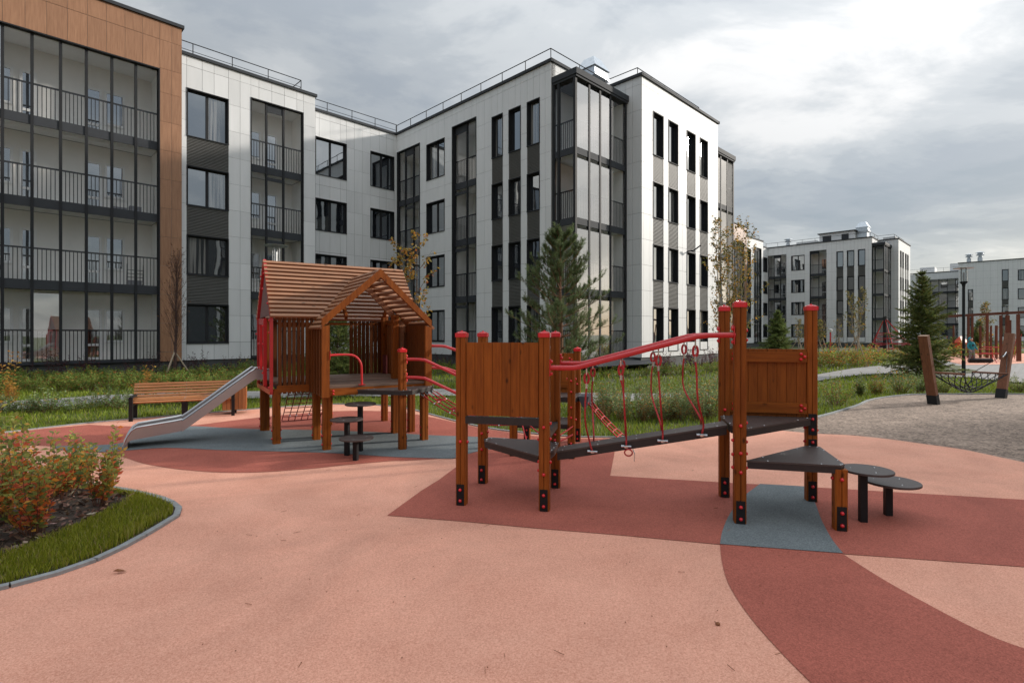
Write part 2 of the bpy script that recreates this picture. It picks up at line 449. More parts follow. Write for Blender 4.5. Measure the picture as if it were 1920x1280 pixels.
class MB:
    def __init__(self):
        self.v = []
        self.f = []

    def add(self, vs, fs):
        o = len(self.v)
        self.v += [tuple(p) for p in vs]
        self.f += [tuple(i + o for i in f) for f in fs]
        return self

    def hexa(self, p):
        return self.add(p, [(0, 3, 2, 1), (4, 5, 6, 7), (0, 1, 5, 4), (1, 2, 6, 5), (2, 3, 7, 6), (3, 0, 4, 7)])

    def box(self, x0, x1, y0, y1, z0, z1):
        return self.hexa([(x0, y0, z0), (x1, y0, z0), (x1, y1, z0), (x0, y1, z0),
                          (x0, y0, z1), (x1, y0, z1), (x1, y1, z1), (x0, y1, z1)])

    def bar(self, p, q, w, h=None, up=(0, 0, 1)):
        """rectangular bar from p to q; w across, h along up"""
        h = w if h is None else h
        p = Vector(p); q = Vector(q)
        d = (q - p).normalized()
        upv = Vector(up)
        if abs(d.dot(upv)) > 0.97:
            upv = Vector((0, 1, 0)) if abs(d.y) < 0.9 else Vector((1, 0, 0))
        s = d.cross(upv).normalized() * (w / 2)
        u = s.cross(d).normalized() * (h / 2)
        return self.hexa([p - s - u, p + s - u, q + s - u, q - s - u, p - s + u, p + s + u, q + s + u, q - s + u])

    def prism(self, poly, z0, z1):
        n = len(poly)
        area = sum(poly[i][0] * poly[(i + 1) % n][1] - poly[(i + 1) % n][0] * poly[i][1] for i in range(n))
        if area < 0:
            poly = poly[::-1]
        vs = [(x, y, z0) for x, y in poly] + [(x, y, z1) for x, y in poly]
        fs = [tuple(range(n))[::-1], tuple(range(n, 2 * n))]
        fs += [(i, (i + 1) % n, n + (i + 1) % n, n + i) for i in range(n)]
        return self.add(vs, fs)

    def tube(self, path, r, n=6, cap=True):
        """tube along a path; r a number or one radius per point"""
        P = [Vector(p) for p in path]
        k = len(P)
        rs = [r] * k if isinstance(r, (int, float)) else list(r)
        base = len(self.v)
        prev = None
        for i in range(k):
            d = (P[min(i + 1, k - 1)] - P[max(i - 1, 0)])
            d = d.normalized() if d.length > 1e-9 else Vector((0, 0, 1))
            if prev is None:
                a = Vector((0, 0, 1)) if abs(d.z) < 0.9 else Vector((1, 0, 0))
                s = d.cross(a).normalized()
            else:
                s = (prev - d * prev.dot(d))
                s = s.normalized() if s.length > 1e-6 else d.orthogonal().normalized()
            prev = s
            t = d.cross(s)
            for j in range(n):
                an = 2 * math.pi * j / n
                self.v.append(tuple(P[i] + (s * math.cos(an) + t * math.sin(an)) * rs[i]))
        for i in range(k - 1):
            for j in range(n):
                a = base + i * n + j; b = base + i * n + (j + 1) % n
                self.f.append((a, b, b + n, a + n))
        if cap:
            self.f.append(tuple(base + j for j in range(n))[::-1])
            self.f.append(tuple(base + (k - 1) * n + j for j in range(n)))
        return self

    def lathe(self, prof, c=(0, 0, 0), n=16):
        """prof: (radius, z) from bottom to top, turned about z"""
        base = len(self.v)
        for r, z in prof:
            for j in range(n):
                an = 2 * math.pi * j / n
                self.v.append((c[0] + r * math.cos(an), c[1] + r * math.sin(an), c[2] + z))
        for i in range(len(prof) - 1):
            for j in range(n):
                a = base + i * n + j; b = base + i * n + (j + 1) % n
                self.f.append((a, b, b + n, a + n))
        self.f.append(tuple(base + j for j in range(n))[::-1])
        self.f.append(tuple(base + (len(prof) - 1) * n + j for j in range(n)))
        return self

    def mesh(self, name):
        me = bpy.data.meshes.new(name)
        me.from_pydata(self.v, [], self.f)
        me.update()
        return me


def tag(o, label=None, cat=None, group=None, kind=None):
    if label: o['label'] = label
    if cat: o['category'] = cat
    if group: o['group'] = group
    if kind: o['kind'] = kind
    return o


def link(o, parent=None):
    COL.objects.link(o)
    if parent: o.parent = parent
    return o


def obj(name, mb, m, parent=None, loc=None, rot=None, smooth=False, **t):
    me = mb if isinstance(mb, bpy.types.Mesh) else mb.mesh(name)
    if m is not None and not me.materials:
        me.materials.append(M[m])
    if smooth:
        me.shade_smooth() if hasattr(me, 'shade_smooth') else None
        try:
            me.set_sharp_from_angle(angle=R(40))
        except Exception:
            pass
    o = bpy.data.objects.new(name, me)
    if loc is not None: o.location = loc
    if rot is not None: o.rotation_euler = rot
    link(o, parent)
    return tag(o, **t)


def empty(name, loc=(0, 0, 0), rz=0.0, parent=None, **t):
    o = bpy.data.objects.new(name, None)
    o.empty_display_size = 0.2
    o.location = loc
    o.rotation_euler = (0, 0, rz)
    link(o, parent)
    return tag(o, **t)


def dup_tree(o, parent=None):
    c = o.copy()
    COL.objects.link(c)
    if parent is not None: c.parent = parent
    for ch in o.children:
        dup_tree(ch, c)
    return c


def np_mesh(name, V, F, colors=None):
    """V (n,3); F (m,k) same-size faces; colors per face -> corner colour attribute 'tint'"""
    me = bpy.data.meshes.new(name)
    n, (m, k) = len(V), F.shape
    me.vertices.add(n)
    me.vertices.foreach_set('co', np.ascontiguousarray(V, dtype=np.float32).ravel())
    me.loops.add(m * k)
    me.loops.foreach_set('vertex_index', np.ascontiguousarray(F, dtype=np.int32).ravel())
    me.polygons.add(m)
    me.polygons.foreach_set('loop_start', np.arange(0, m * k, k, dtype=np.int32))
    me.update(calc_edges=True)
    if colors is not None:
        at = me.color_attributes.new('tint', 'FLOAT_COLOR', 'CORNER')
        c = np.ones((m * k, 4), dtype=np.float32)
        c[:, :3] = np.repeat(colors, k, axis=0)
        at.data.foreach_set('color', c.ravel())
    return me


def G(px, py):
    """ground point seen at a pixel of the 1920 x 1280 photograph"""
    Y = 1000.0 * H / (py - 626.0)
    return ((px - 960.0) / 1000.0 * Y, Y)


def smooth_line(pts, n=6, closed=False):
    out = []
    k = len(pts)
    rngk = range(k if closed else k - 1)
    for i in rngk:
        if closed:
            p0, p1, p2, p3 = (pts[(i + d) % k] for d in (-1, 0, 1, 2))
        else:
            p0, p1, p2, p3 = pts[max(i - 1, 0)], pts[i], pts[i + 1], pts[min(i + 2, k - 1)]
        for j in range(n):
            t = j / n
            out.append(tuple(0.5 * ((2 * b) + (-a + c) * t + (2 * a - 5 * b + 4 * c - d) * t * t + (-a + 3 * b - 3 * c + d) * t ** 3)
                             for a, b, c, d in zip(p0, p1, p2, p3)))
    if not closed: out.append(tuple(pts[-1]))
    return out


def sheet(name, poly, z, m, **t):
    mb = MB()
    n = len(poly)
    mb.add([(x, y, z) for x, y in poly], [tuple(range(n))])
    me = mb.mesh(name)
    # ear-clip so that the concave outlines render properly
    import bmesh
    bm = bmesh.new(); bm.from_mesh(me)
    bmesh.ops.triangulate(bm, faces=bm.faces[:], ngon_method='EAR_CLIP')
    for f in bm.faces:
        if f.normal.z < 0: f.normal_flip()
    bm.to_mesh(me); bm.free()
    return obj(name, me, m, **t)


def inside(poly, X, Y):
    res = np.zeros(len(X), bool)
    n = len(poly)
    for i in range(n):
        x1, y1 = poly[i]; x2, y2 = poly[(i + 1) % n]
        c = ((y1 > Y) != (y2 > Y))
        with np.errstate(divide='ignore', invalid='ignore'):
            xi = (x2 - x1) * (Y - y1) / (y2 - y1 + 1e-12) + x1
        res ^= c & (X < xi)
    return res


# ------------------------------------------------------------------ ground, surfaces, paths
def build_ground():
    mb = MB()
    mb.add([(-900, -300, -0.05), (900, -300, -0.05), (900, 1400, -0.05), (-900, 1400, -0.05)], [(0, 1, 2, 3)])
    obj('ground', mb, 'lawn_soil', kind='structure')


build_ground()
PT = lambda L_: [G(*p) for p in L_]
pink_back_px = [(-260, 842), (-100, 822), (0, 812), (120, 798), (230, 787), (330, 779), (440, 770), (530, 763), (620, 758), (700, 759),
                (760, 765), (804, 776), (857, 790), (900, 800), (950, 808), (1010, 814), (1080, 819), (1160, 820), (1250, 816),
                (1340, 809), (1440, 804)]
grav_front_px = [(1440, 804), (1490, 809), (1533, 812.6), (1594, 815.5), (1664, 822.5), (1734, 832), (1805, 842), (1875, 856.5), (1920, 866), (2100, 905), (2400, 985)]
grav_back_px = [(1440, 804), (1490, 792), (1534, 781.5), (1570, 772), (1608, 760), (1631, 750), (1664, 744), (1699, 740.5), (1734, 739), (1920, 739), (2200, 742), (2600, 760)]
pink_back = smooth_line(PT(pink_back_px), 5)
grav_front = smooth_line(PT(grav_front_px), 5)
grav_back = smooth_line(PT(grav_back_px), 5)
pink_poly = [(-16, -4)] + pink_back + grav_front[1:] + [(12, -4)]
sheet('play_surface', pink_poly, 0.0, 'rubber_pink', kind='structure')
grav_poly = grav_back + grav_front[::-1][:-1]
sheet('gravel_patch', grav_poly, -0.006, 'gravel', kind='structure')

# coloured shapes laid in the rubber
ring_px = [(168, 796), (200, 798), (240, 799), (351, 798), (430, 789), (529, 778), (634, 770.6), (714, 770.6), (760, 774), (804, 781), (857, 793)]
ring = smooth_line(PT(ring_px), 4)
front_px = [(840, 859), (760, 863.5), (735, 864), (690, 868), (643, 872), (600, 877), (551, 881), (500, 884.5), (460, 886), (400, 885), (330, 879), (270, 869), (235, 858), (190, 846), (120, 838), (60, 835), (0, 834), (-200, 838)]
front = smooth_line(PT(front_px), 4)
left_red = PT([(-200, 838), (-200, 834), (-60, 820), (0, 813), (80, 804)])
red_a = ring + PT([(868, 826), (866, 858)]) + front + left_red[1:]
sheet('red_ring', red_a, 0.004, 'rubber_red', kind='structure')
blue_l_px = [(95, 838), (150, 836), (222, 832), (275, 818), (348, 800), (415, 802), (482, 805), (560, 806), (640, 808), (720, 811), (804, 816), (857, 818), (900, 819.5), (960, 823), (985, 831),
             (960, 838), (899, 846), (857, 858), (840, 860), (790, 859), (735, 857), (657, 852), (600, 849), (529, 847), (460, 845.5), (406, 844), (310, 840), (222, 846), (150, 848)]
sheet('blue_lens', smooth_line(PT(blue_l_px), 4, True), 0.008, 'rubber_blue', kind='structure')
red_b = PT([(726, 966.5), (790, 920), (824, 899), (848, 881), (858, 874), (866, 858), (868, 826), (857, 793), (900, 803), (1000, 817), (1080, 822), (1154, 822.5), (1152, 850), (1144, 892),
            (1400, 907), (1560, 915.5), (1700, 924), (1920, 937), (2200, 955), (2200, 1090), (1920, 1063), (1700, 1047), (1580, 1038.5), (1350, 1021), (1170, 1004), (1000, 990), (860, 977)])
sheet('red_band', red_b, 0.0045, 'rubber_red', kind='structure')
arc_l = smooth_line(PT([(1350, 1021), (1353, 1050), (1362, 1085), (1380, 1120), (1410, 1162), (1450, 1208), (1510, 1270), (1600, 1350), (1800, 1500)]), 4)
arc_r = smooth_line(PT([(2400, 1330), (2100, 1265), (1920, 1216), (1830, 1180), (1730, 1128), (1650, 1083), (1580, 1038.5)]), 4)
sheet('red_arc', arc_l + arc_r, 0.005, 'rubber_red', kind='structure')
blue_r = smooth_line(PT([(1425, 908), (1395, 931), (1370, 962), (1355, 995), (1350, 1021)]), 4) + \
    smooth_line(PT([(1581, 1038.5), (1560, 1012), (1540, 975), (1529, 945), (1514, 913)]), 4)
sheet('blue_patch', blue_r, 0.009, 'rubber_blue', kind='structure')

# footpaths
path_lo = smooth_line(PT([(-600, 800), (-100, 775), (0, 768), (120, 760), (230, 752), (540, 744), (806, 741), (860, 741), (1050, 749), (1160, 751), (1250, 750), (1350, 745), (1450, 729), (1533, 713), (1622, 701), (1700, 699)]), 3)
path_hi = smooth_line(PT([(-600, 778), (-100, 758), (0, 752), (120, 745), (230, 738), (540, 731), (806, 728), (860, 729), (1050, 734), (1160, 736), (1250, 736), (1350, 731), (1450, 716), (1533, 701), (1622, 687), (1700, 683)]), 3)
path_poly = path_lo + path_hi[::-1]
sheet('footpath', path_poly, -0.012, 'paving', kind='structure')
square_poly = PT([(1700, 699), (1725, 703), (1765, 706), (1807, 706), (1920, 717), (2200, 742), (2400, 700), (1990, 670), (1880, 668), (1800, 671), (1700, 683)])
sheet('paved_square', square_poly, -0.008, 'paving', kind='structure')
isl = smooth_line(PT([(1690, 700), (1740, 690), (1780, 684.5), (1805, 686), (1800, 690.5), (1828, 693), (1832, 697.5), (1800, 700.5), (1750, 702), (1705, 704)]), 4, True)
sheet('lawn_island', isl, -0.002, 'lawn_soil', kind='structure')
far_pink = PT([(1745, 664), (1960, 662), (2150, 668), (2100, 684), (1960, 678), (1880, 683), (1808, 684), (1780, 678)])
sheet('far_play_surface', far_pink, 0.002, 'rubber_pink', kind='structure')


# building footprint frame: local x = along direction a, local y = along direction b
PHI = math.atan2(1000.0, 1005.0)
CP, SP = math.cos(PHI), math.sin(PHI)


def ab(a, b):
    return (a * CP - b * SP, a * SP + b * CP)


def a_at(px, b):
    t = (px - 960) / 1000.0
    return b * (SP + CP * t) / (CP - SP * t)


def b_at(px, a):
    t = (px - 960) / 1000.0
    return a * (CP - SP * t) / (SP + CP * t)


def kerb(name, line, w=0.07, top=0.02, seg=0.5, **t):
    """row of kerb stones laid end to end along a line"""
    root = empty(name, (0, 0, 0), **t)
    L_ = [Vector((p[0], p[1])) for p in line]
    acc = [0]
    for i in range(1, len(L_)): acc.append(acc[-1] + (L_[i] - L_[i - 1]).length)

    def at(s):
        for i in range(1, len(L_)):
            if s <= acc[i] or i == len(L_) - 1:
                f = (s - acc[i - 1]) / max(acc[i] - acc[i - 1], 1e-9)
                return L_[i - 1].lerp(L_[i], f)
    n = max(1, int(acc[-1] / seg))
    for k in range(n):
        s0 = acc[-1] * k / n + 0.004; s1 = acc[-1] * (k + 1) / n - 0.004
        P = [at(s0), at((s0 + s1) / 2), at(s1)]
        lo, hi = [], []
        for i, p in enumerate(P):
            d = (P[min(i + 1, 2)] - P[max(i - 1, 0)]).normalized()
            nn = Vector((-d.y, d.x)) * w / 2
            lo.append((p.x - nn.x, p.y - nn.y)); hi.append((p.x + nn.x, p.y + nn.y))
        mb = MB(); mb.prism(lo + hi[::-1], -0.08, top + random.uniform(-0.002, 0.002))
        obj('kerb_stone', mb, 'concrete', root)
    return root


kerb('kerb', pink_back, 0.05, 0.018, 0.9, kind='structure')
kerb('kerb', grav_back[5:], 0.055, 0.022, 0.9, kind='structure')

# planting bed in the foreground
bed_px = [(-420, 1190), (-200, 1148), (0, 1104), (90, 1082), (190, 1047), (262, 1010), (306, 984), (333, 967), (336, 957), (330, 948), (312, 940), (296, 934), (240, 921), (150, 906), (40, 892), (-80, 884), (-420, 874)]
bed_line = PT(bed_px)
bed_out = smooth_line(bed_line, 3)
sheet('planting_bed', bed_out, 0.012, 'soil', kind='structure')
kerb('kerb', bed_out, 0.05, 0.024, 0.45, kind='structure')


# ------------------------------------------------------------------ apartment buildings
class Face:
    """a facade plane; s runs along it, n points outwards, z up, all in the building's own a,b axes"""
    def __init__(s, kind, pos):
        s.kind, s.pos = kind, pos

    def P(s, u, n, z):
        return (u, s.pos - n, z) if s.kind == 'b' else (s.pos - n, u, z)

    def px(s, p):
        return a_at(p, s.pos) if s.kind == 'b' else b_at(p, s.pos)

    def box(s, mb, s0, s1, n0, n1, z0, z1):
        a = s.P(s0, n0, z0); b = s.P(s1, n1, z1)
        mb.box(min(a[0], b[0]), max(a[0], b[0]), min(a[1], b[1]), max(a[1], b[1]), z0, z1)


ROWS = [1.24 + 1.2 * k for k in range(10)] + [13.22]
FLOORS = [0.0, 3.0, 6.0, 9.0]
_unit_box = None


def free_parts(z0, z1, holes):
    """z intervals of z0..z1 left by holes"""
    out = [(z0, z1)]
    for h0, h1 in holes:
        nxt = []
        for a, b in out:
            if h1 <= a or h0 >= b: nxt.append((a, b)); continue
            if h0 > a: nxt.append((a, h0))
            if h1 < b: nxt.append((h1, b))
        out = nxt
    return out


PANEL_COUNT = [0]
PANEL_CACHE = {}


def facade(root, face, cols, rows, z0, z1, holes, m, detail, wallname='wall'):
    """panels on a backing wall; holes: (s0,s1,z0,z1)"""
    cols = sorted(cols)
    back = MB(); joined = MB()
    g = 0.006
    pend = []
    for c0, c1 in zip(cols[:-1], cols[1:]):
        if c1 - c0 < 0.03: continue
        mid = (c0 + c1) / 2
        hs = [(h[2], h[3]) for h in holes if h[0] - 0.02 < mid < h[1] + 0.02]
        for a, b in free_parts(z0, z1, hs):
            face.box(back, c0, c1, -0.30, -0.016, a, b)
            cuts = [a] + [r for r in rows if a + 0.05 < r < b - 0.05] + [b]
            for r0, r1 in zip(cuts[:-1], cuts[1:]):
                pend.append((c0 + g, c1 - g, r0 + (g if r0 > a else 0), r1 - g))
    wall = obj(wallname, back, 'joint', root)
    for (c0, c1, r0, r1) in pend:
        if detail and PANEL_COUNT[0] < 296:
            w, h = round(c1 - c0, 2), round(r1 - r0, 2)
            key = (w, h, m, face.kind)
            if key not in PANEL_CACHE:
                mb = MB()
                if face.kind == 'b': mb.box(-w / 2, w / 2, 0, 0.02, 0, h)
                else: mb.box(0, 0.02, -w / 2, w / 2, 0, h)
                me = mb.mesh('panel'); me.materials.append(M[m]); PANEL_CACHE[key] = me
            obj('panel', PANEL_CACHE[key], None, wall, loc=face.P((c0 + c1) / 2, random.uniform(-0.001, 0.001), r0))
            PANEL_COUNT[0] += 1
        else:
            face.box(joined, c0, c1, -0.02, 0.0, r0, r1)
    if joined.v:
        obj('panelling', joined, m, wall, kind='stuff')
    return wall


def window(root, face, s0, s1, z0, z1, n, detail, curtain=0):
    """opening lined in dark metal, recessed sash frames and panes"""
    s0, s1 = min(s0, s1), max(s0, s1)
    e = 0.03
    curtain = random.choice([0, 0, 0, 1, 2])
    mb = MB()
    face.box(mb, s0 - 0.01, s0 + e, -0.24, 0.02, z0, z1)
    face.box(mb, s1 - e, s1 + 0.01, -0.24, 0.02, z0, z1)
    face.box(mb, s0 - 0.01, s1 + 0.01, -0.24, 0.022, z1 - e, z1 + 0.012)
    face.box(mb, s0 - 0.01, s1 + 0.01, -0.25, -0.24, z0, z1)
    w = obj('window', mb, 'metal_dark', root)
    mb = MB(); face.box(mb, s0 - 0.015, s1 + 0.015, -0.24, 0.035, z0 - 0.012, z0 + 0.02)
    obj('sill', mb, 'metal_grey', w)
    i0, i1, j0, j1 = s0 + e, s1 - e, z0 + 0.02, z1 - e
    fr = MB()
    f = 0.06
    face.box(fr, i0, i0 + f, -0.21, -0.15, j0, j1); face.box(fr, i1 - f, i1, -0.21, -0.15, j0, j1)
    face.box(fr, i0 + f, i1 - f, -0.21, -0.15, j0, j0 + f); face.box(fr, i0 + f, i1 - f, -0.21, -0.15, j1 - f, j1)
    for k in range(1, n):
        c = i0 + (i1 - i0) * k / n
        face.box(fr, c - 0.055, c + 0.055, -0.205, -0.145, j0 + f, j1 - f)
    obj('frame', fr, 'metal_dark', w)
    for k in range(n):
        a = i0 + (i1 - i0) * k / n; b = i0 + (i1 - i0) * (k + 1) / n
        mb = MB(); face.box(mb, a + 0.02, b - 0.02, -0.185, -0.18, j0 + 0.03, j1 - 0.03)
        obj('pane', mb, 'pane_curtain' if (curtain and k == curtain - 1) else 'pane', w)
    return w


LOUVRE_CACHE = {}


def louvre(root, face, s0, s1, z0, z1):
    """ribbed metal infill"""
    s0, s1 = min(s0, s1), max(s0, s1)
    mb = MB()
    n = max(4, int((z1 - z0) / 0.065))
    p = (z1 - z0) / n
    for k in range(n):
        a = z0 + k * p
        q = [face.P(s0, -0.05, a), face.P(s1, -0.05, a), face.P(s1, -0.012, a + p * 0.35), face.P(s0, -0.012, a + p * 0.35),
             face.P(s1, -0.012, a + p * 0.7), face.P(s0, -0.012, a + p * 0.7), face.P(s1, -0.05, a + p), face.P(s0, -0.05, a + p)]
        mb.add(q, [(0, 1, 2, 3), (3, 2, 4, 5), (5, 4, 6, 7)])
    return obj('louvre_panel', mb, 'louvre', root)


def railing_mb(mb, face, s0, s1, n0, z0, z1, pitch=0.115):
    s0, s1 = min(s0, s1), max(s0, s1)
    face.box(mb, s0, s1, n0 - 0.02, n0 + 0.02, z1 - 0.06, z1)
    face.box(mb, s0, s1, n0 - 0.015, n0 + 0.015, z0, z0 + 0.03)
    k = max(1, int((s1 - s0) / pitch))
    for i in range(1, k):
        c = s0 + (s1 - s0) * i / k
        face.box(mb, c - 0.013, c + 0.013, n0 - 0.009, n0 + 0.009, z0 + 0.03, z1 - 0.045)


def balcony_stack(root, face, s0, s1, ztop, mull, floors, depth=1.35, doors=None, detail=True, n0=-0.12, lin=True, left_side=None, vent=None):
    """glazed loggias one above the other behind one tall opening"""
    s0, s1 = min(s0, s1), max(s0, s1)
    lining = MB()
    if lin:
        face.box(lining, s0 - 0.01, s0 + 0.035, n0 - 0.06, 0.02, 0.5, ztop)
        face.box(lining, s1 - 0.035, s1 + 0.01, n0 - 0.06, 0.02, 0.5, ztop)
        face.box(lining, s0 - 0.01, s1 + 0.01, n0 - 0.06, 0.022, ztop - 0.035, ztop + 0.012)
        face.box(lining, s0 - 0.015, s1 + 0.015, n0 - 0.06, 0.045, 0.46, 0.5)
        obj('opening_lining', lining, 'metal_dark', root)
    edges = [s0 + 0.02] + sorted(mull) + [s1 - 0.02]
    for c in edges:
        mb = MB(); face.box(mb, c - 0.045, c + 0.045, n0 - 0.05, n0 + 0.05, 0.5, ztop - 0.03)
        obj('mullion', mb, 'metal_dark', root)
    for k, f in enumerate(floors):
        zf = f + 0.5
        zc = (f + 3.3) if k < len(floors) - 1 else ztop - 0.05
        slab = MB(); face.box(slab, s0, s1, n0 - depth, n0 - 0.06, zf - 0.18, zf)
        if k == len(floors) - 1: face.box(slab, s0, s1, n0 - depth, n0 - 0.06, zc, zc + 0.15)
        b = obj('balcony', slab, 'white_paint', root)
        bw = MB()
        face.box(bw, s0 - 0.02, s1 + 0.02, n0 - depth - 0.08, n0 - depth, zf, zc)
        face.box(bw, s0 - 0.06, s0, n0 - depth, n0 - 0.06, zf, zc)
        face.box(bw, s1, s1 + 0.06, n0 - depth, n0 - 0.06, zf, zc)
        obj('back_wall', bw, 'cream', b)
        for (d0, d1, kind) in (doors or []):
            zb = zf + (0.06 if kind == 'door' else 0.75)
            zt = zf + 2.15
            fr = MB()
            n = n0 - depth
            t = 0.09
            face.box(fr, d0, d0 + t, n, n + 0.05, zb, zt); face.box(fr, d1 - t, d1, n, n + 0.05, zb, zt)
            face.box(fr, d0 + t, d1 - t, n, n + 0.05, zb, zb + t); face.box(fr, d0 + t, d1 - t, n, n + 0.05, zt - t, zt)
            if kind == 'door': face.box(fr, d0 + t, d1 - t, n, n + 0.05, zb + 0.55, zb + 0.65)
            obj('door_frame' if kind == 'door' else 'window_frame', fr, 'white_paint', b)
            gp = MB(); face.box(gp, d0 + t * 0.5, d1 - t * 0.5, n + 0.01, n + 0.02, zb + t * 0.5, zt - t * 0.5)
            obj('door_glass' if kind == 'door' else 'window_glass', gp, 'pane', b)
        rl = MB()
        for c0, c1 in zip(edges[:-1], edges[1:]):
            railing_mb(rl, face, c0 + 0.03, c1 - 0.03, n0 - 0.02, zf + 0.06, zf + 1.27)
        obj('railing', rl, 'metal_dark', b)
        sp = MB()
        face.box(sp, s0 + 0.02, s1 - 0.02, n0 - 0.03, n0 + 0.02, zf - 0.26 if k else zf - 0.04, zf + 0.07)
        if vent is not None and vent < len(edges) - 1:
            vb = MB(); face.box(vb, edges[vent] + 0.03, edges[vent + 1] - 0.03, n0 - 0.03, n0 + 0.02, zc - 0.36, zc - 0.2 if k < len(floors) - 1 else zc)
            obj('blind_box', vb, 'metal_grey', b)
        obj('spandrel', sp, 'metal_grey', b)
        for c0, c1 in zip(edges[:-1], edges[1:]):
            gp = MB()
            lo = zf + 0.06; hi = (zc - 0.2) if k < len(floors) - 1 else zc
            q = [face.P(c0 + 0.03, n0 + 0.012, lo), face.P(c1 - 0.03, n0 + 0.012, lo), face.P(c1 - 0.03, n0 + 0.012, hi), face.P(c0 + 0.03, n0 + 0.012, hi)]
            gp.add(q, [(0, 1, 2, 3)])
            obj('glass_pane', gp, 'mirror_glass' if random.random() < 0.10 else 'balcony_glass', b)


def roof_rail(root, pts, z, h=0.62, pitch=1.25, mid=True, inset=0.0):
    mb = MB()
    for (p, q) in zip(pts[:-1], pts[1:]):
        P = Vector((p[0], p[1], z)); Q = Vector((q[0], q[1], z))
        L_ = (Q - P).length
        n = max(1, int(L_ / pitch))
        up = Vector((0, 0, h))
        mb.tube([P + up, Q + up], 0.022, 5)
        if mid: mb.tube([P + up * 0.45, Q + up * 0.45], 0.014, 4)
        for i in range(n + 1):
            c = P.lerp(Q, i / n)
            mb.tube([c, c + up], 0.02, 5)
    return obj('roof_railing', mb, 'metal_dark', root)


def cap_line(root, pts, z, w=0.16, h=0.13, m='metal_grey'):
    mb = MB()
    for i, (p, q) in enumerate(zip(pts[:-1], pts[1:])):
        d = (Vector((q[0], q[1], 0)) - Vector((p[0], p[1], 0))).normalized() * (w / 2 - 0.003 * (i % 2))
        mb.bar((p[0] - d.x, p[1] - d.y, z + h / 2 + 0.002 * (i % 2)), (q[0] + d.x, q[1] + d.y, z + h / 2 + 0.002 * (i % 2)), w, h)
    return obj('parapet_cap', mb, m, root)


def vent_turret(root, a, b, z, k=1.0):
    mb = MB()
    mb.box(a - .35 * k, a + .35 * k, b - .35 * k, b + .35 * k, z, z + 0.9 * k)
    for (z0, z1, r0, r1) in ((0.9, 1.0, .45, .45), (1.0, 1.25, .40, .40), (1.25, 1.7, .46, .22)):
        mb.hexa([(a - r0 * k, b - r0 * k, z + z0 * k), (a + r0 * k, b - r0 * k, z + z0 * k), (a + r0 * k, b + r0 * k, z + z0 * k), (a - r0 * k, b + r0 * k, z + z0 * k),
                 (a - r1 * k, b - r1 * k, z + z1 * k), (a + r1 * k, b - r1 * k, z + z1 * k), (a + r1 * k, b + r1 * k, z + z1 * k), (a - r1 * k, b + r1 * k, z + z1 * k)])
    obj('roof_vent', mb, 'galvanised', root)


def vent_mushroom(root, a, b, z, k=1.0):
    mb = MB()
    mb.lathe([(.28 * k, 0), (.28 * k, .8 * k), (.2 * k, .85 * k), (.2 * k, 1.0 * k), (.45 * k, 1.05 * k), (.45 * k, 1.12 * k), (.3 * k, 1.2 * k), (.3 * k, 1.3 * k), (.5 * k, 1.36 * k), (.5 * k, 1.4 * k), (.1 * k, 1.55 * k)], (a, b, z), 12)
    obj('roof_vent', mb, 'galvanised', root)


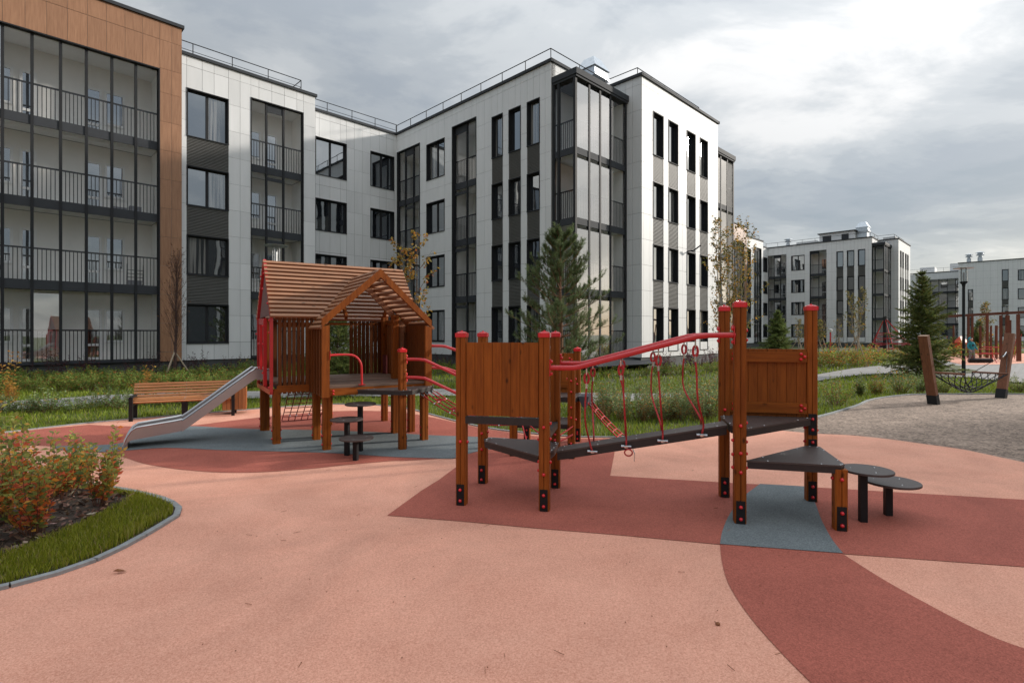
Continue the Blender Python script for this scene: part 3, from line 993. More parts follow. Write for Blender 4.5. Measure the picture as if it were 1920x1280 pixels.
def make_block(label, detail, far=False, group=None):
    """one L shaped four storey block: glazed timber-look wing, white wing, recess, long wing with corner bay and end block"""
    root = empty('apartment_building', (0, 0, 0), PHI, label=label, cat='building', group=group)
    F4 = FLOORS
    # --- plinth
    pl = MB()
    pl.box(-7.0, 6.02, 26.08, 40, -0.05, 0.46)
    pl.box(6.02, 12.08, 26.32, 40, -0.05, 0.47)
    pl.box(12.08, 17.8, 27.76, 40, -0.05, 0.5)
    pl.box(17.8, 21.75, 15.46, 40, -0.05, 0.5)
    pl.box(21.81, 30.04, 13.39, 40, -0.05, 0.5)
    pl.box(30.04, 34.0, 15.46, 40, -0.05, 0.5)
    obj('plinth', pl, 'plinth', root)
    # --- body that closes the volumes behind the facades
    bd = MB()
    bd.box(-7.0, 6.0, 27.7, 39, 0.46, 14.2)
    bd.box(6.0, 12.0, 28.3, 39, 0.5, 13.4)
    bd.box(12.0, 19.5, 28.1, 39, 0.5, 13.35)
    bd.box(19.6, 21.7, 15.72, 39, 0.5, 13.3)
    bd.box(22.1, 29.8, 13.75, 39, 0.5, 13.3)
    bd.box(29.8, 33.9, 15.72, 39, 0.5, 13.3)
    obj('core', bd, 'joint', root)
    rf = MB()
    rf.box(-6.9, 6.0, 26.1, 39, 14.2, 14.35)
    rf.box(6.0, 12.0, 26.4, 39, 13.4, 13.5)
    rf.box(12.0, 17.9, 27.8, 39, 13.36, 13.46)
    rf.box(17.9, 30.0, 15.5, 39, 13.3, 13.4)
    rf.box(21.9, 30.0, 13.5, 15.5, 13.3, 13.4)
    rf.box(30.0, 34.0, 15.5, 39, 13.3, 13.4)
    obj('roof', rf, 'roof_felt', root)

    # --- timber-look wing with full height glazing
    W = Face('b', 26.0)
    oL, oR = -6.2, W.px(299.5)
    cols = [6.05, 5.68, 5.39 if False else oR] + [oR - 0.59 * k for k in range(1, 20)] + [oL, -6.6, -7.0]
    cols = sorted(set(round(c, 3) for c in cols if c >= -7.0))
    wrows = [0.85 + 1.2 * k for k in range(10)] + [12.65, 13.83]
    facade(root, W, cols, wrows, 0.46, 14.57, [(oL, oR, 0.46, 12.6)], 'facade_wood', detail)
    sidew = MB(); sidew.box(5.9, 6.05, 26.02, 30, 0.46, 14.57)
    obj('side_wall', sidew, 'facade_wood', root)
    mull = [W.px(p) for p in (4.7, 60.5, 114.4, 163, 211, 256)]
    m2 = [min(mull) - 0.79 * k for k in range(1, 9) if min(mull) - 0.79 * k > oL + 0.2]
    drs = [(W.px(14), W.px(46), 'window'), (W.px(58), W.px(92), 'door'), (W.px(184), W.px(218), 'door'), (W.px(222), W.px(262), 'window'),
           (-3.2, -2.2, 'window'), (-2.1, -1.3, 'door')]
    drs = [(min(a, b) - 0.25, max(a, b) - 0.25, k) for a, b, k in drs]
    balcony_stack(root, W, oL, oR, 12.6, mull + m2, F4, 1.4, drs, detail, n0=-0.16, vent=None)
    cap_line(root, [(-7.0, 26.0), (6.05, 26.0), (6.05, 34)], 14.57)

    # --- white wing A
    A = Face('b', 26.26)
    cols = [A.px(p) for p in (335.0, 350, 379.3, 401.5, 428.5, 450.3, 470.4, 485.5, 509.6, 533.5, 556.6, 569, 591)]
    cols[0] = 6.06
    w0, w1, s0, s1 = cols[1], cols[4], cols[6], cols[11]
    aE = cols[-1]
    holes = [(w0, w1, 1.18, 12.24), (s0, s1, 0.5, 12.64)]
    facade(root, A, cols, ROWS, 0.47, 13.63, holes, 'facade_white', detail)
    for k, f in enumerate(F4):
        top = f + 2.9 if k < 3 else 12.24
        window(root, A, w0, w1, f + 1.18, top, 2, detail)
        if k < 3: louvre(root, A, w0, w1, top + 0.012, f + 4.165)
    balcony_stack(root, A, s0, s1, 12.64, [A.px(501), A.px(533)], F4, 1.3,
                  [(s0 + 0.35, s0 + 0.95, 'window'), (s0 + 1.05, s0 + 1.75, 'door')], detail, vent=1)
    sm = MB(); sm.box(aE - 0.02, aE, 26.28, 27.72, 0.5, 13.63); obj('side_wall', sm, 'facade_white', root)
    cap_line(root, [(6.05, 26.26), (aE, 26.26), (aE, 27.8)], 13.63)
    roof_rail(root, [(5.0, 26.55), (aE - 0.6, 26.55), (aE - 0.6, 30)], 13.74, 0.62, 1.45)

    # --- recessed wall
    A2 = Face('b', 27.7)
    cols = [aE] + [A2.px(p) for p in (599, 618.8, 638, 650, 664.7, 679.5, 694.4, 711.5, 724.5)] + [17.76]
    win = [(A2.px(591.5), A2.px(649.8)), (A2.px(695), A2.px(738.8))]
    cols += [win[0][0], win[0][1], win[1][0], win[1][1]]
    cols = sorted(cols)
    cols = [c for i, c in enumerate(cols) if i == 0 or c - cols[i - 1] > 0.04]
    holes = [(a, b, f + 1.18, (f + 2.9 if k < 3 else 12.2)) for a, b in win for k, f in enumerate(F4)]
    facade(root, A2, cols, ROWS, 0.5, 13.56, holes, 'facade_white', detail)
    for a, b in win:
        for k, f in enumerate(F4):
            window(root, A2, a, b, f + 1.18, (f + 2.9 if k < 3 else 12.2), 2, detail)
    cap_line(root, [(aE, 27.7), (17.75, 27.7)], 13.56)
    roof_rail(root, [(aE, 28.0), (17.95, 28.0)], 13.7, 0.62, 1.35)

    # --- long wing B
    B = Face('a', 17.75)
    e = B.pos
    lines = [741, 756.5, 768.6, 778.5, 787.3, 799.9, 811.8, 821.4, 833.6, 847.8, 857, 870, 884, 893, 908.6, 922.3, 933.1, 942.6, 954, 966, 976.3, 988.3, 1000.2, 1011.9, 1022, 1031]
    cols = [B.px(p) for p in lines]
    cols[0] = 27.7; cols[-1] = 15.4
    holes = []
    b1 = (B.px(787.3), 27.64); b2 = (B.px(893), B.px(847.8))
    holes.append((b1[0], b1[1], 0.5, 12.5)); holes.append((b2[0], b2[1], 0.5, 12.58))
    ww = (B.px(833.6), B.px(799.9))
    nar = [(B.px(942.6), B.px(922.3)), (B.px(976.3), B.px(954)), (B.px(1011.9), B.px(988.3))]
    for k, f in enumerate(F4):
        holes.append((ww[0], ww[1], f + 1.18, f + 2.9 if k < 3 else 12.2))
    for a, b in nar: holes.append((a, b, 1.18, 12.2))
    cols[0] = 27.7
    cols.append(27.64)
    facade(root, B, sorted(cols), ROWS, 0.5, 13.56, holes, 'facade_white', detail)
    for k, f in enumerate(F4):
        window(root, B, ww[0], ww[1], f + 1.18, f + 2.9 if k < 3 else 12.2, 2, detail)
        for a, b in nar:
            window(root, B, a, b, f + 1.18 if k else 0.62, f + 2.9 if k < 3 else 12.2, 1, detail)
            if k < 3: louvre(root, B, a, b, f + 2.912, f + 4.165)
    balcony_stack(root, B, b1[0], b1[1], 12.5, [B.px(758), B.px(773)], F4, 1.3, [(b1[0] + 0.5, b1[0] + 1.2, 'door'), (b1[0] + 1.3, b1[0] + 2.1, 'window')], detail, vent=1)
    balcony_stack(root, B, b2[0], b2[1], 12.58, [B.px(871)], F4, 1.3, [(b2[0] + 0.3, b2[0] + 1.0, 'door')], detail, n0=-0.2, vent=1)
    cap_line(root, [(17.75, 27.7), (17.75, 15.4), (21.8, 15.4)], 13.56)
    roof_rail(root, [(17.9, 28.0), (17.9, 15.55), (22.0, 15.55)], 13.7, 0.55, 1.5, mid=False)
    # return wall above the bay
    S = Face('b', 15.4)
    facade(root, S, [17.78, 18.4, 19.0, 19.6, 20.3, 21.0, 21.74], ROWS, 12.7, 13.56, [], 'facade_white', False, 'return_wall')

    # --- glazed corner bay
    def bay(x0, x1, left):
        FB = Face('b', 14.1)
        if left:
            mulls = [FB.px(p) for p in (1105.5, 1125.8, 1145)]
        else:
            mulls = [x0 + (x1 - x0) * k / 4 for k in (1, 2, 3)]
        fr = MB()
        for c in [x0 + 0.05] + mulls + [x1 - 0.05]:
            fr.box(c - 0.06, c + 0.06, 14.1, 14.22, 0.45, 12.6)
        c0 = 14.7
        if left:
            for c in (c0 + 0.35, 15.33): fr.box(x0, x0 + 0.1, c - 0.06, c + 0.06, 0.45, 12.6)
        obj('bay_mullions', fr, 'metal_dark', root)
        cp = MB(); cp.box(x0 - 0.06, x1 + 0.06, 14.0, 15.38, 12.6, 12.86); cp.box(x0 - 0.02, x1 + 0.02, 14.04, 15.38, 12.5, 12.6)
        obj('bay_cap', cp, 'metal_grey', root)
        bs = MB(); bs.box(x0 - 0.04, x1 + 0.04, 14.02, 15.45, -0.05, 0.45)
        obj('bay_base', bs, 'metal_dark', root)
        bw = MB()
        bw.box(x0 + 0.1, x1 - 0.1, 15.6, 15.7, 0.5, 12.6)
        bw.box(x1 - 0.12, x1 - 0.02, 14.25, 15.6, 0.5, 12.6)
        if not left: bw.box(x0 + 0.02, x0 + 0.12, 14.25, 15.6, 0.5, 12.6)
        obj('bay_back_wall', bw, 'cream', root)
        for k, f in enumerate(F4):
            zf = f + 0.5
            zc = f + 3.3 if k < 3 else 12.5
            sl = MB(); sl.box(x0 + 0.1, x1 - 0.1, 14.24, 15.6, zf - 0.16, zf)
            b = obj('balcony', sl, 'white_paint', root)
            sp = MB(); sp.box(x0 + 0.06, x1 - 0.06, 14.13, 14.19, (zf - 0.22) if k else zf - 0.05, zf + 0.06)
            if left: sp.box(x0 + 0.03, x0 + 0.08, 14.22, 15.3, (zf - 0.22) if k else zf - 0.05, zf + 0.06)
            obj('spandrel', sp, 'metal_grey', b)
            rl = MB()
            railing_mb(rl, FB, x0 + 0.1, x1 - 0.1, -0.1, zf + 0.06, zf + 1.27)
            FL = Face('a', x0 + 0.05)
            if left: railing_mb(rl, FL, 14.25, 15.3, -0.04, zf + 0.06, zf + 1.27)
            obj('railing', rl, 'metal_dark', b)
            ed = [x0 + 0.05] + mulls + [x1 - 0.05]
            for gi, (c0_, c1_) in enumerate(zip(ed[:-1], ed[1:])):
                gp = MB(); gp.add([(c0_ + .06, 14.12, zf + .06), (c1_ - .06, 14.12, zf + .06), (c1_ - .06, 14.12, zc - .2), (c0_ + .06, 14.12, zc - .2)], [(0, 1, 2, 3)])
                obj('glass_pane', gp, 'mirror_glass' if gi < 3 else 'balcony_glass', b)
            if left:
                for c0_, c1_ in ((14.22, 15.0), (15.1, 15.27)):
                    gp = MB(); gp.add([(x0 + .03, c0_, zf + .06), (x0 + .03, c1_, zf + .06), (x0 + .03, c1_, zc - .2), (x0 + .03, c0_, zc - .2)], [(0, 1, 2, 3)])
                    obj('glass_pane', gp, 'balcony_glass', b)
            dr = MB(); n = 15.6
            d0, d1 = x1 - 1.6, x1 - 0.85
            dr.box(d0, d0 + .09, n - .05, n, zf, zf + 2.15); dr.box(d1 - .09, d1, n - .05, n, zf, zf + 2.15); dr.box(d0, d1, n - .05, n, zf + 2.06, zf + 2.15)
            obj('door_frame', dr, 'white_paint', b)
            dg = MB(); dg.box(d0 + .05, d1 - .05, n - .02, n - .01, zf + .05, zf + 2.1)
            obj('door_glass', dg, 'pane', b)
    bay(17.82, 21.7, True)
    bay(30.14, 33.95, False)

    # --- end block C
    CS = Face('a', 21.75)
    colsS = [15.42, 14.9, 14.5] + [CS.px(p) for p in (1172.5, 1186)] + [13.35]
    facade(root, CS, sorted(colsS), ROWS, 0.5, 13.6, [], 'facade_white', detail, 'side_wall')
    C = Face('b', 13.33)
    lines = [1199.7, 1206.7, 1218.7, 1224.6, 1234.7, 1243.9, 1253.4, 1262.6, 1271.4, 1279.7, 1287.7, 1295.6, 1304, 1312.3, 1319.5, 1327, 1336, 1346]
    cols = [C.px(p) for p in lines]; cols[0] = 21.78
    wins = [(1224.6, 1243.9), (1253.4, 1271.4), (1287.7, 1304), (1312.3, 1327)]
    wins = [(C.px(a), C.px(b)) for a, b in wins]
    facade(root, C, cols, ROWS, 0.5, 13.6, [(a, b, 1.18, 12.26) for a, b in wins], 'facade_white', detail)
    for a, b in wins:
        for k, f in enumerate(F4):
            top = f + 2.9 if k < 3 else 12.26
            window(root, C, a, b, f + 1.18 if k else 0.75, top, 1, detail)
            if k < 3: louvre(root, C, a, b, top + 0.012, f + 4.165)
    sm = MB(); sm.box(cols[-1] - 0.02, cols[-1], 13.35, 15.4, 0.5, 13.6); obj('side_wall', sm, 'facade_white', root)
    S2 = Face('b', 15.4)
    facade(root, S2, [cols[-1] + 0.01 + 0.65 * i for i in range(7)], ROWS, 12.7, 13.56, [], 'facade_white', False, 'return_wall')
    em = MB(); em.box(34.0, 34.02, 15.42, 39, 0.5, 13.56); obj('side_wall', em, 'plinth', root)
    cap_line(root, [(21.75, 15.4), (21.75, 13.33), (cols[-1], 13.33), (cols[-1], 15.4), (34.0, 15.4)], 13.6)
    roof_rail(root, [(22.25, 16.2), (22.25, 13.85), (28.6, 13.85), (28.6, 15.5)], 13.72, 0.60, 1.2)
    return root


blockA = make_block('near white four storey apartment block with a timber-look wing at left and glazed corner bay', True)
vent_turret(blockA, 22.9, 17.0, 13.6, 1.45)
vent_mushroom(blockA, 31.5, 25, 13.4, 1.0)
# wall lamp on the end block
wl = MB(); wl.tube([(26.35, 13.33, 5.95), (26.35, 13.05, 5.95)], 0.03, 6); wl.bar((26.3, 13.08, 5.9), (26.62, 12.80, 6.22), 0.09, 0.06)
obj('wall_lamp', wl, 'metal_dark', blockA)
def balcony_things():
    def place(name, a, b, z, label, cat):
        p = ab(a, b); return empty(name, (p[0], p[1], z), PHI, label=label, cat=cat)
    r = place('clothes_rack', 4.55, 26.85, 3.5, 'dark folding clothes rack on the second floor balcony at its right end', 'clothes rack')
    mb = MB()
    for x in (-.28, .28):
        mb.tube([(x, -.12, 0), (x, .0, 1.0)], .012, 5); mb.tube([(x, .14, 0), (x, .0, 1.0)], .012, 5)
    for k in range(6): mb.tube([(-.28, -.12 + .02 * k, .15 * k), (.28, -.12 + .02 * k, .15 * k)], .012, 5)
    obj('frame', mb, 'metal_dark', r)
    mb = MB(); mb.box(-.26, .2, -.14, .12, .12, .32); obj('laundry', mb, 'grey_cloth', r)
    r = place('box_stack', 4.3, 26.9, 6.5, 'low pile of dark boxes at the right end of the third floor balcony', 'boxes')
    for (x, w, h, z) in ((-.3, .5, .28, 0), (.25, .4, .4, 0), (-.25, .35, .22, .283)):
        mb = MB(); mb.box(x - w / 2, x + w / 2, -.15, .15, z, z + h); obj('box', mb, 'grey_cloth' if z == 0 else 'cream', r)
    r = place('armchair', 0.2, 27.0, 3.5, 'dark armchair on the second floor balcony at the left edge', 'chair')
    mb = MB(); mb.box(-.35, .35, -.3, .3, .15, .42); mb.box(-.35, .35, .18, .3, .42, .85); obj('seat', mb, 'grey_cloth', r)
    for x in (-.3, .3):
        mb = MB(); mb.box(x - .03, x + .03, -.25, .25, 0, .6); obj('arm', mb, 'metal_dark', r)


balcony_things()
# sloping dark cover over the basement stair before the bay
bc = MB(); bc.hexa([(18.2, 13.35, 0.15), (22.6, 12.9, 0.15), (22.6, 14.0, 0.15), (18.2, 14.0, 0.15), (18.2, 13.2, 0.24), (22.7, 12.7, 0.24), (22.7, 14.0, 0.52), (18.2, 14.0, 0.52)])
obj('basement_cover', bc, 'metal_grey', blockA)

# far blocks share one lighter build
blockD = make_block('middle distance white four storey apartment block with dark corner bay and silver roof vents', False)
blockD.location = Vector((*ab(60.4, 0), 0))
vent_turret(blockD, 21.0, 17.0, 13.4, 1.6)
vent_mushroom(blockD, 19.5, 25.6, 13.4, 1.0)
vent_mushroom(blockD, 9.5, 27.8, 13.4, 0.9)
ph = MB(); ph.box(19.2, 23, 17.6, 21.6, 13.4, 14.9); obj('roof_house', ph, 'facade_white', blockD)
phw = MB(); phw.box(19.15, 19.21, 18.2, 19.0, 13.9, 14.6); phw.box(19.15, 19.21, 20.2, 21.2, 13.9, 14.6); phw.box(19.0, 23.2, 17.4, 21.8, 14.9, 15.0)
obj('roof_house_trim', phw, 'metal_grey', blockD)
ph = MB(); ph.box(19.0, 21, 21.9, 24.4, 13.4, 14.15); obj('roof_house', ph, 'facade_white', blockD)
ph = MB(); ph.box(14.5, 17.4, 28.2, 30, 13.4, 14.6); obj('roof_house', ph, 'facade_white', blockD)
ph = MB(); ph.box(23.2, 25.2, 13.9, 15.2, 13.4, 14.2); obj('roof_house', ph, 'facade_white', blockD)


def simple_block(label):
    """third block at the right edge, a hundred metres off"""
    root = empty('apartment_building', (0, 0, 0), PHI, label=label, cat='building')
    E1 = Face('a', 118.0)
    pos = 118.0
    top = 13.6
    s_hi = E1.px(1797); s_lo = -14.0
    wn_ = [(E1.px(1824.6), E1.px(1814.8), [1.2, 4.2, 7.2]), (E1.px(1891), E1.px(1878.5), [1.2, 4.2, 7.2, 10.2]), (E1.px(1938), E1.px(1908.5), [1.2, 4.2, 7.2, 10.2]), (E1.px(1975), E1.px(1962), [1.2, 4.2, 7.2, 10.2])]
    cols = []
    c = s_lo
    while c < s_hi: cols.append(c); c += 0.9
    cols += [s_hi] + [w[0] for w in wn_] + [w[1] for w in wn_]
    holes = []
    for a, b, zs in wn_:
        if b - a < 1.7: holes.append((a, b, zs[0], zs[-1] + 1.9))
        else: holes += [(a, b, z, z + 1.7) for z in zs]
    cols = sorted(cols); cols = [c for i, c in enumerate(cols) if i == 0 or c - cols[i - 1] > 0.03]
    facade(root, E1, cols, ROWS, 0.5, top, holes, 'facade_white', False)
    for a, b, zs in wn_:
        nn = 1 if b - a < 1.7 else 2
        for i, z in enumerate(zs):
            h = 1.9 if nn == 1 else 1.7
            window(root, E1, a, b, z, z + h, nn, False)
            if nn == 1 and i < len(zs) - 1: louvre(root, E1, a, b, z + h + 0.01, zs[i + 1] - 0.02)
    cap_line(root, [(pos + 9, s_hi), (pos, s_hi), (pos, s_lo)], top)
    mb = MB(); mb.box(pos + 0.3, pos + 14, s_lo, s_hi - 0.02, -0.05, top - 0.1); mb.box(pos + 0.05, pos + 0.3, s_lo, s_hi, -0.05, 0.5)
    obj('core', mb, 'joint', root)
    E2 = Face('a', 128.0)
    hi = E2.px(1712); lo = s_hi
    g1, g0 = E2.px(1730), lo + 0.1
    cols = [lo, g0, g1] + [g1 + (hi - g1) * k / 3 for k in (1, 2, 3)]
    facade(root, E2, cols, ROWS, 0.5, 13.2, [(g0, g1, 0.5, 11.9)], 'facade_white', False, 'recessed_wall')
    balcony_stack(root, E2, g0, g1, 11.9, [g0 + (g1 - g0) * k / 5 for k in range(1, 5)], FLOORS, 1.4,
                  [(g0 + 0.5, g0 + 1.4, 'door'), (g0 + 2.4, g0 + 3.6, 'window')], False)
    mb = MB(); mb.box(129.6, 140, lo, hi + 6, -0.05, 13.1); mb.box(128.02, 129.6, hi + 0.01, hi + 6, -0.05, 13.1)
    obj('core', mb, 'facade_white', root)
    cap_line(root, [(128.0, lo), (128.0, hi + 6)], 13.2)
    roof_rail(root, [(129, hi + 5), (129, lo)], 13.3, 0.8, 3.0)
    hs = MB(); hs.box(131, 134, 15.5, 17.8, 13.2, 14.6); obj('roof_house', hs, 'facade_white', root)
    hs = MB(); hs.box(131, 134, 10.9, 13.2, 13.2, 15.0); obj('roof_house', hs, 'facade_white', root)
    vent_mushroom(root, 119.6, b_at(1817, 119.6), 13.5, 1.15); vent_mushroom(root, 119.6, b_at(1838, 119.6), 13.5, 1.3)
    return root


simple_block('farthest pale apartment block at the right edge behind the timber climbing frame')
# unseen block added right of the viewer to throw shade over the near rubber
shade_block = dup_tree(blockD)
for ch in list(shade_block.children):
    if ch.name.startswith('roof_house') or ch.name.startswith('roof_vent'):
        bpy.data.objects.remove(ch)
shade_block['label'] = 'unseen white apartment block right of the viewer, added to shade the near rubber'
# turned half round; its end block corner stands at a=30.0, b=-8
shade_block.rotation_euler = (0, 0, PHI + math.pi)
_p = ab(30.0 + 21.78, -8.0 + 13.33)
shade_block.location = (_p[0], _p[1], 0)


# ------------------------------------------------------------------ timber parts
def post_profile(w=0.095, c=0.010, g=0.008):
    h = w / 2
    pts = []
    for k in range(4):
        seg = [(-h + c, -h), (-g / 2, -h), (-g / 2, -h + g), (g / 2, -h + g), (g / 2, -h), (h - c, -h)]
        a = k * math.pi / 2
        pts += [(x * math.cos(a) - y * math.sin(a), x * math.sin(a) + y * math.cos(a)) for x, y in seg]
    return pts


BOLT = MB().lathe([(0.0155, 0), (0.0155, 0.006), (0.0125, 0.014), (0.006, 0.019), (0.001, 0.020)], n=10).mesh('bolt')
BOLT.materials.append(M['red_cap']); BOLT.shade_smooth()
SCREW = MB().lathe([(0.007, 0), (0.005, 0.003)], n=8).mesh('screw')
SCREW.materials.append(M['steel_bright'])
DIRS = {'-y': (R(90), 0, 0), '+y': (R(-90), 0, 0), '-x': (0, R(-90), 0), '+x': (0, R(90), 0)}


def bolt(parent, x, y, z, d):
    return obj('bolt', BOLT, None, parent, loc=(x, y, z), rot=DIRS[d])


def cap_mesh(w, m='red_cap'):
    h = w / 2 + 0.006
    mb = MB()
    mb.prism([(-h + .01, -h), (h - .01, -h), (h, -h + .01), (h, h - .01), (h - .01, h), (-h + .01, h), (-h, h - .01), (-h, -h + .01)], -0.03, 0.008)
    k = 8
    ring = [(math.cos(2 * math.pi * (i + .5) / k), math.sin(2 * math.pi * (i + .5) / k)) for i in range(k)]
    vs = [(x * h * 1.05, y * h * 1.05, 0.008) for x, y in ring] + [(x * h * .75, y * h * .75, 0.02) for x, y in ring] + [(x * .012, y * .012, 0.026) for x, y in ring] + [(x * .01, y * .01, 0.034) for x, y in ring]
    fs = []
    for r_ in range(3):
        fs += [(r_ * k + i, r_ * k + (i + 1) % k, (r_ + 1) * k + (i + 1) % k, (r_ + 1) * k + i) for i in range(k)]
    fs.append(tuple(3 * k + i for i in range(k)))
    mb.add(vs, fs)
    me = mb.mesh('cap'); me.materials.append(M[m]); return me


CAP95 = cap_mesh(0.095)


def post(root, x, y, h, z0=0.0, w=0.095, cap=True, plates=('-y',), bolts=(), m='wood', plate_h=0.2):
    """square grooved post: foot plates with two bolts each, extra bolts (side, z), red cap"""
    mb = MB(); mb.prism(post_profile(w), z0, h - (0.01 if cap else 0))
    p = obj('post', mb, m, root, loc=(x, y, 0))
    if cap: obj('cap', CAP95, None, p, loc=(0, 0, h - 0.02))
    hw = w / 2
    for s in plates:
        fp = MB()
        if s[1] == 'y':
            y0, y1 = (-hw - 0.006, -hw + 0.002) if s == '-y' else (hw - 0.002, hw + 0.006)
            fp.box(-0.036, 0.036, y0, y1, 0.005, plate_h)
        else:
            x0, x1 = (-hw - 0.006, -hw + 0.002) if s == '-x' else (hw - 0.002, hw + 0.006)
            fp.box(x0, x1, -0.036, 0.036, 0.005, plate_h)
        obj('foot_plate', fp, 'black_steel', p)
        for z in (0.05, 0.15):
            bolt_at(p, s, z, hw + 0.006)
    for s, z in bolts: bolt_at(p, s, z, hw)
    return p


def bolt_at(p, s, z, r, off=0.0):
    if s == '-y': bolt(p, off, -r, z, s)
    elif s == '+y': bolt(p, off, r, z, s)
    elif s == '-x': bolt(p, -r, off, z, s)
    else: bolt(p, r, off, z, s)


def slab_platform(root, poly, ztop, th=0.055, screws=()):
    mb = MB(); mb.prism(poly, ztop - 0.014, ztop)
    p = obj('platform', mb, 'hpl_brown', root)
    cx = sum(q[0] for q in poly) / len(poly); cy = sum(q[1] for q in poly) / len(poly)
    inner = [(cx + (x - cx) * 0.985, cy + (y - cy) * 0.985) for x, y in poly]
    mb = MB(); mb.prism(inner, ztop - 0.014 - th, ztop - 0.0145)
    obj('platform_frame', mb, 'edge_dark', p)
    n = len(poly)
    for i in range(n):
        a, b = poly[i], poly[(i + 1) % n]
        for t in (0.2, 0.8):
            x = a[0] + (b[0] - a[0]) * t; y = a[1] + (b[1] - a[1]) * t
            obj('screw', SCREW, None, p, loc=(x + (cx - x) * 0.06, y + (cy - y) * 0.06, ztop))
    return p


def rope_path(p, q, sag, n=8, side=(0, 0, 0)):
    out = []
    for i in range(n + 1):
        t = i / n
        k = 4 * t * (1 - t)
        out.append(tuple(a + (b - a) * t + s_ * k for a, b, s_ in zip(p, q, (side[0], side[1], side[2] - sag))))
    return out


def smooth_path(pts, n=5):
    return smooth_line([tuple(p) for p in pts], n)


def hanging_rope(root, top, bot, bow):
    """rope with a thimble loop and shackle at the top, ferrule, and a clamp on the beam"""
    tx, ty, tz = top
    th = MB()
    loop = [(tx + 0.020 * math.sin(2 * math.pi * i / 12), ty, tz - 0.085 + 0.045 * math.cos(2 * math.pi * i / 12)) for i in range(13)]
    th.tube(loop, 0.0115, 6, cap=False)
    r = obj('rope_loop', th, 'rope_red', root, smooth=True)
    sh = MB()
    sh.tube([(tx, ty - 0.016, tz - 0.05), (tx, ty - 0.018, tz), (tx, ty, tz + 0.018), (tx, ty + 0.018, tz), (tx, ty + 0.016, tz - 0.05)], 0.0055, 6)
    obj('shackle', sh, 'steel_bright', r)
    fe = MB(); fe.tube([(tx, ty, tz - 0.125), (tx, ty, tz - 0.175)], 0.0115, 8)
    obj('ferrule', fe, 'steel_bright', r)
    rp = MB()
    a = (tx, ty, tz - 0.17)
    pts = smooth_path([a, (a[0] + bow[0], a[1], a[2] - 0.10), (a[0] + bow[1], a[1], (a[2] + bot[2]) / 2), (bot[0] + bow[2], bot[1], bot[2] + 0.10), (bot[0] + bow[2] * .3, bot[1], bot[2] + .02), bot], 4)
    rp.tube(pts, 0.0085, 6)
    return obj('rope', rp, 'rope_red', root, smooth=True)


def beam_clamp(root, x, y, z):
    mb = MB(); mb.tube([(x - 0.045, y, z), (x + 0.045, y, z)], 0.013, 8); mb.lathe([(0.02, -0.012), (0.024, 0), (0.02, 0.012)], (x, y - 0.008, z), 8)
    return obj('clamp', mb, 'steel_bright', root, smooth=True)


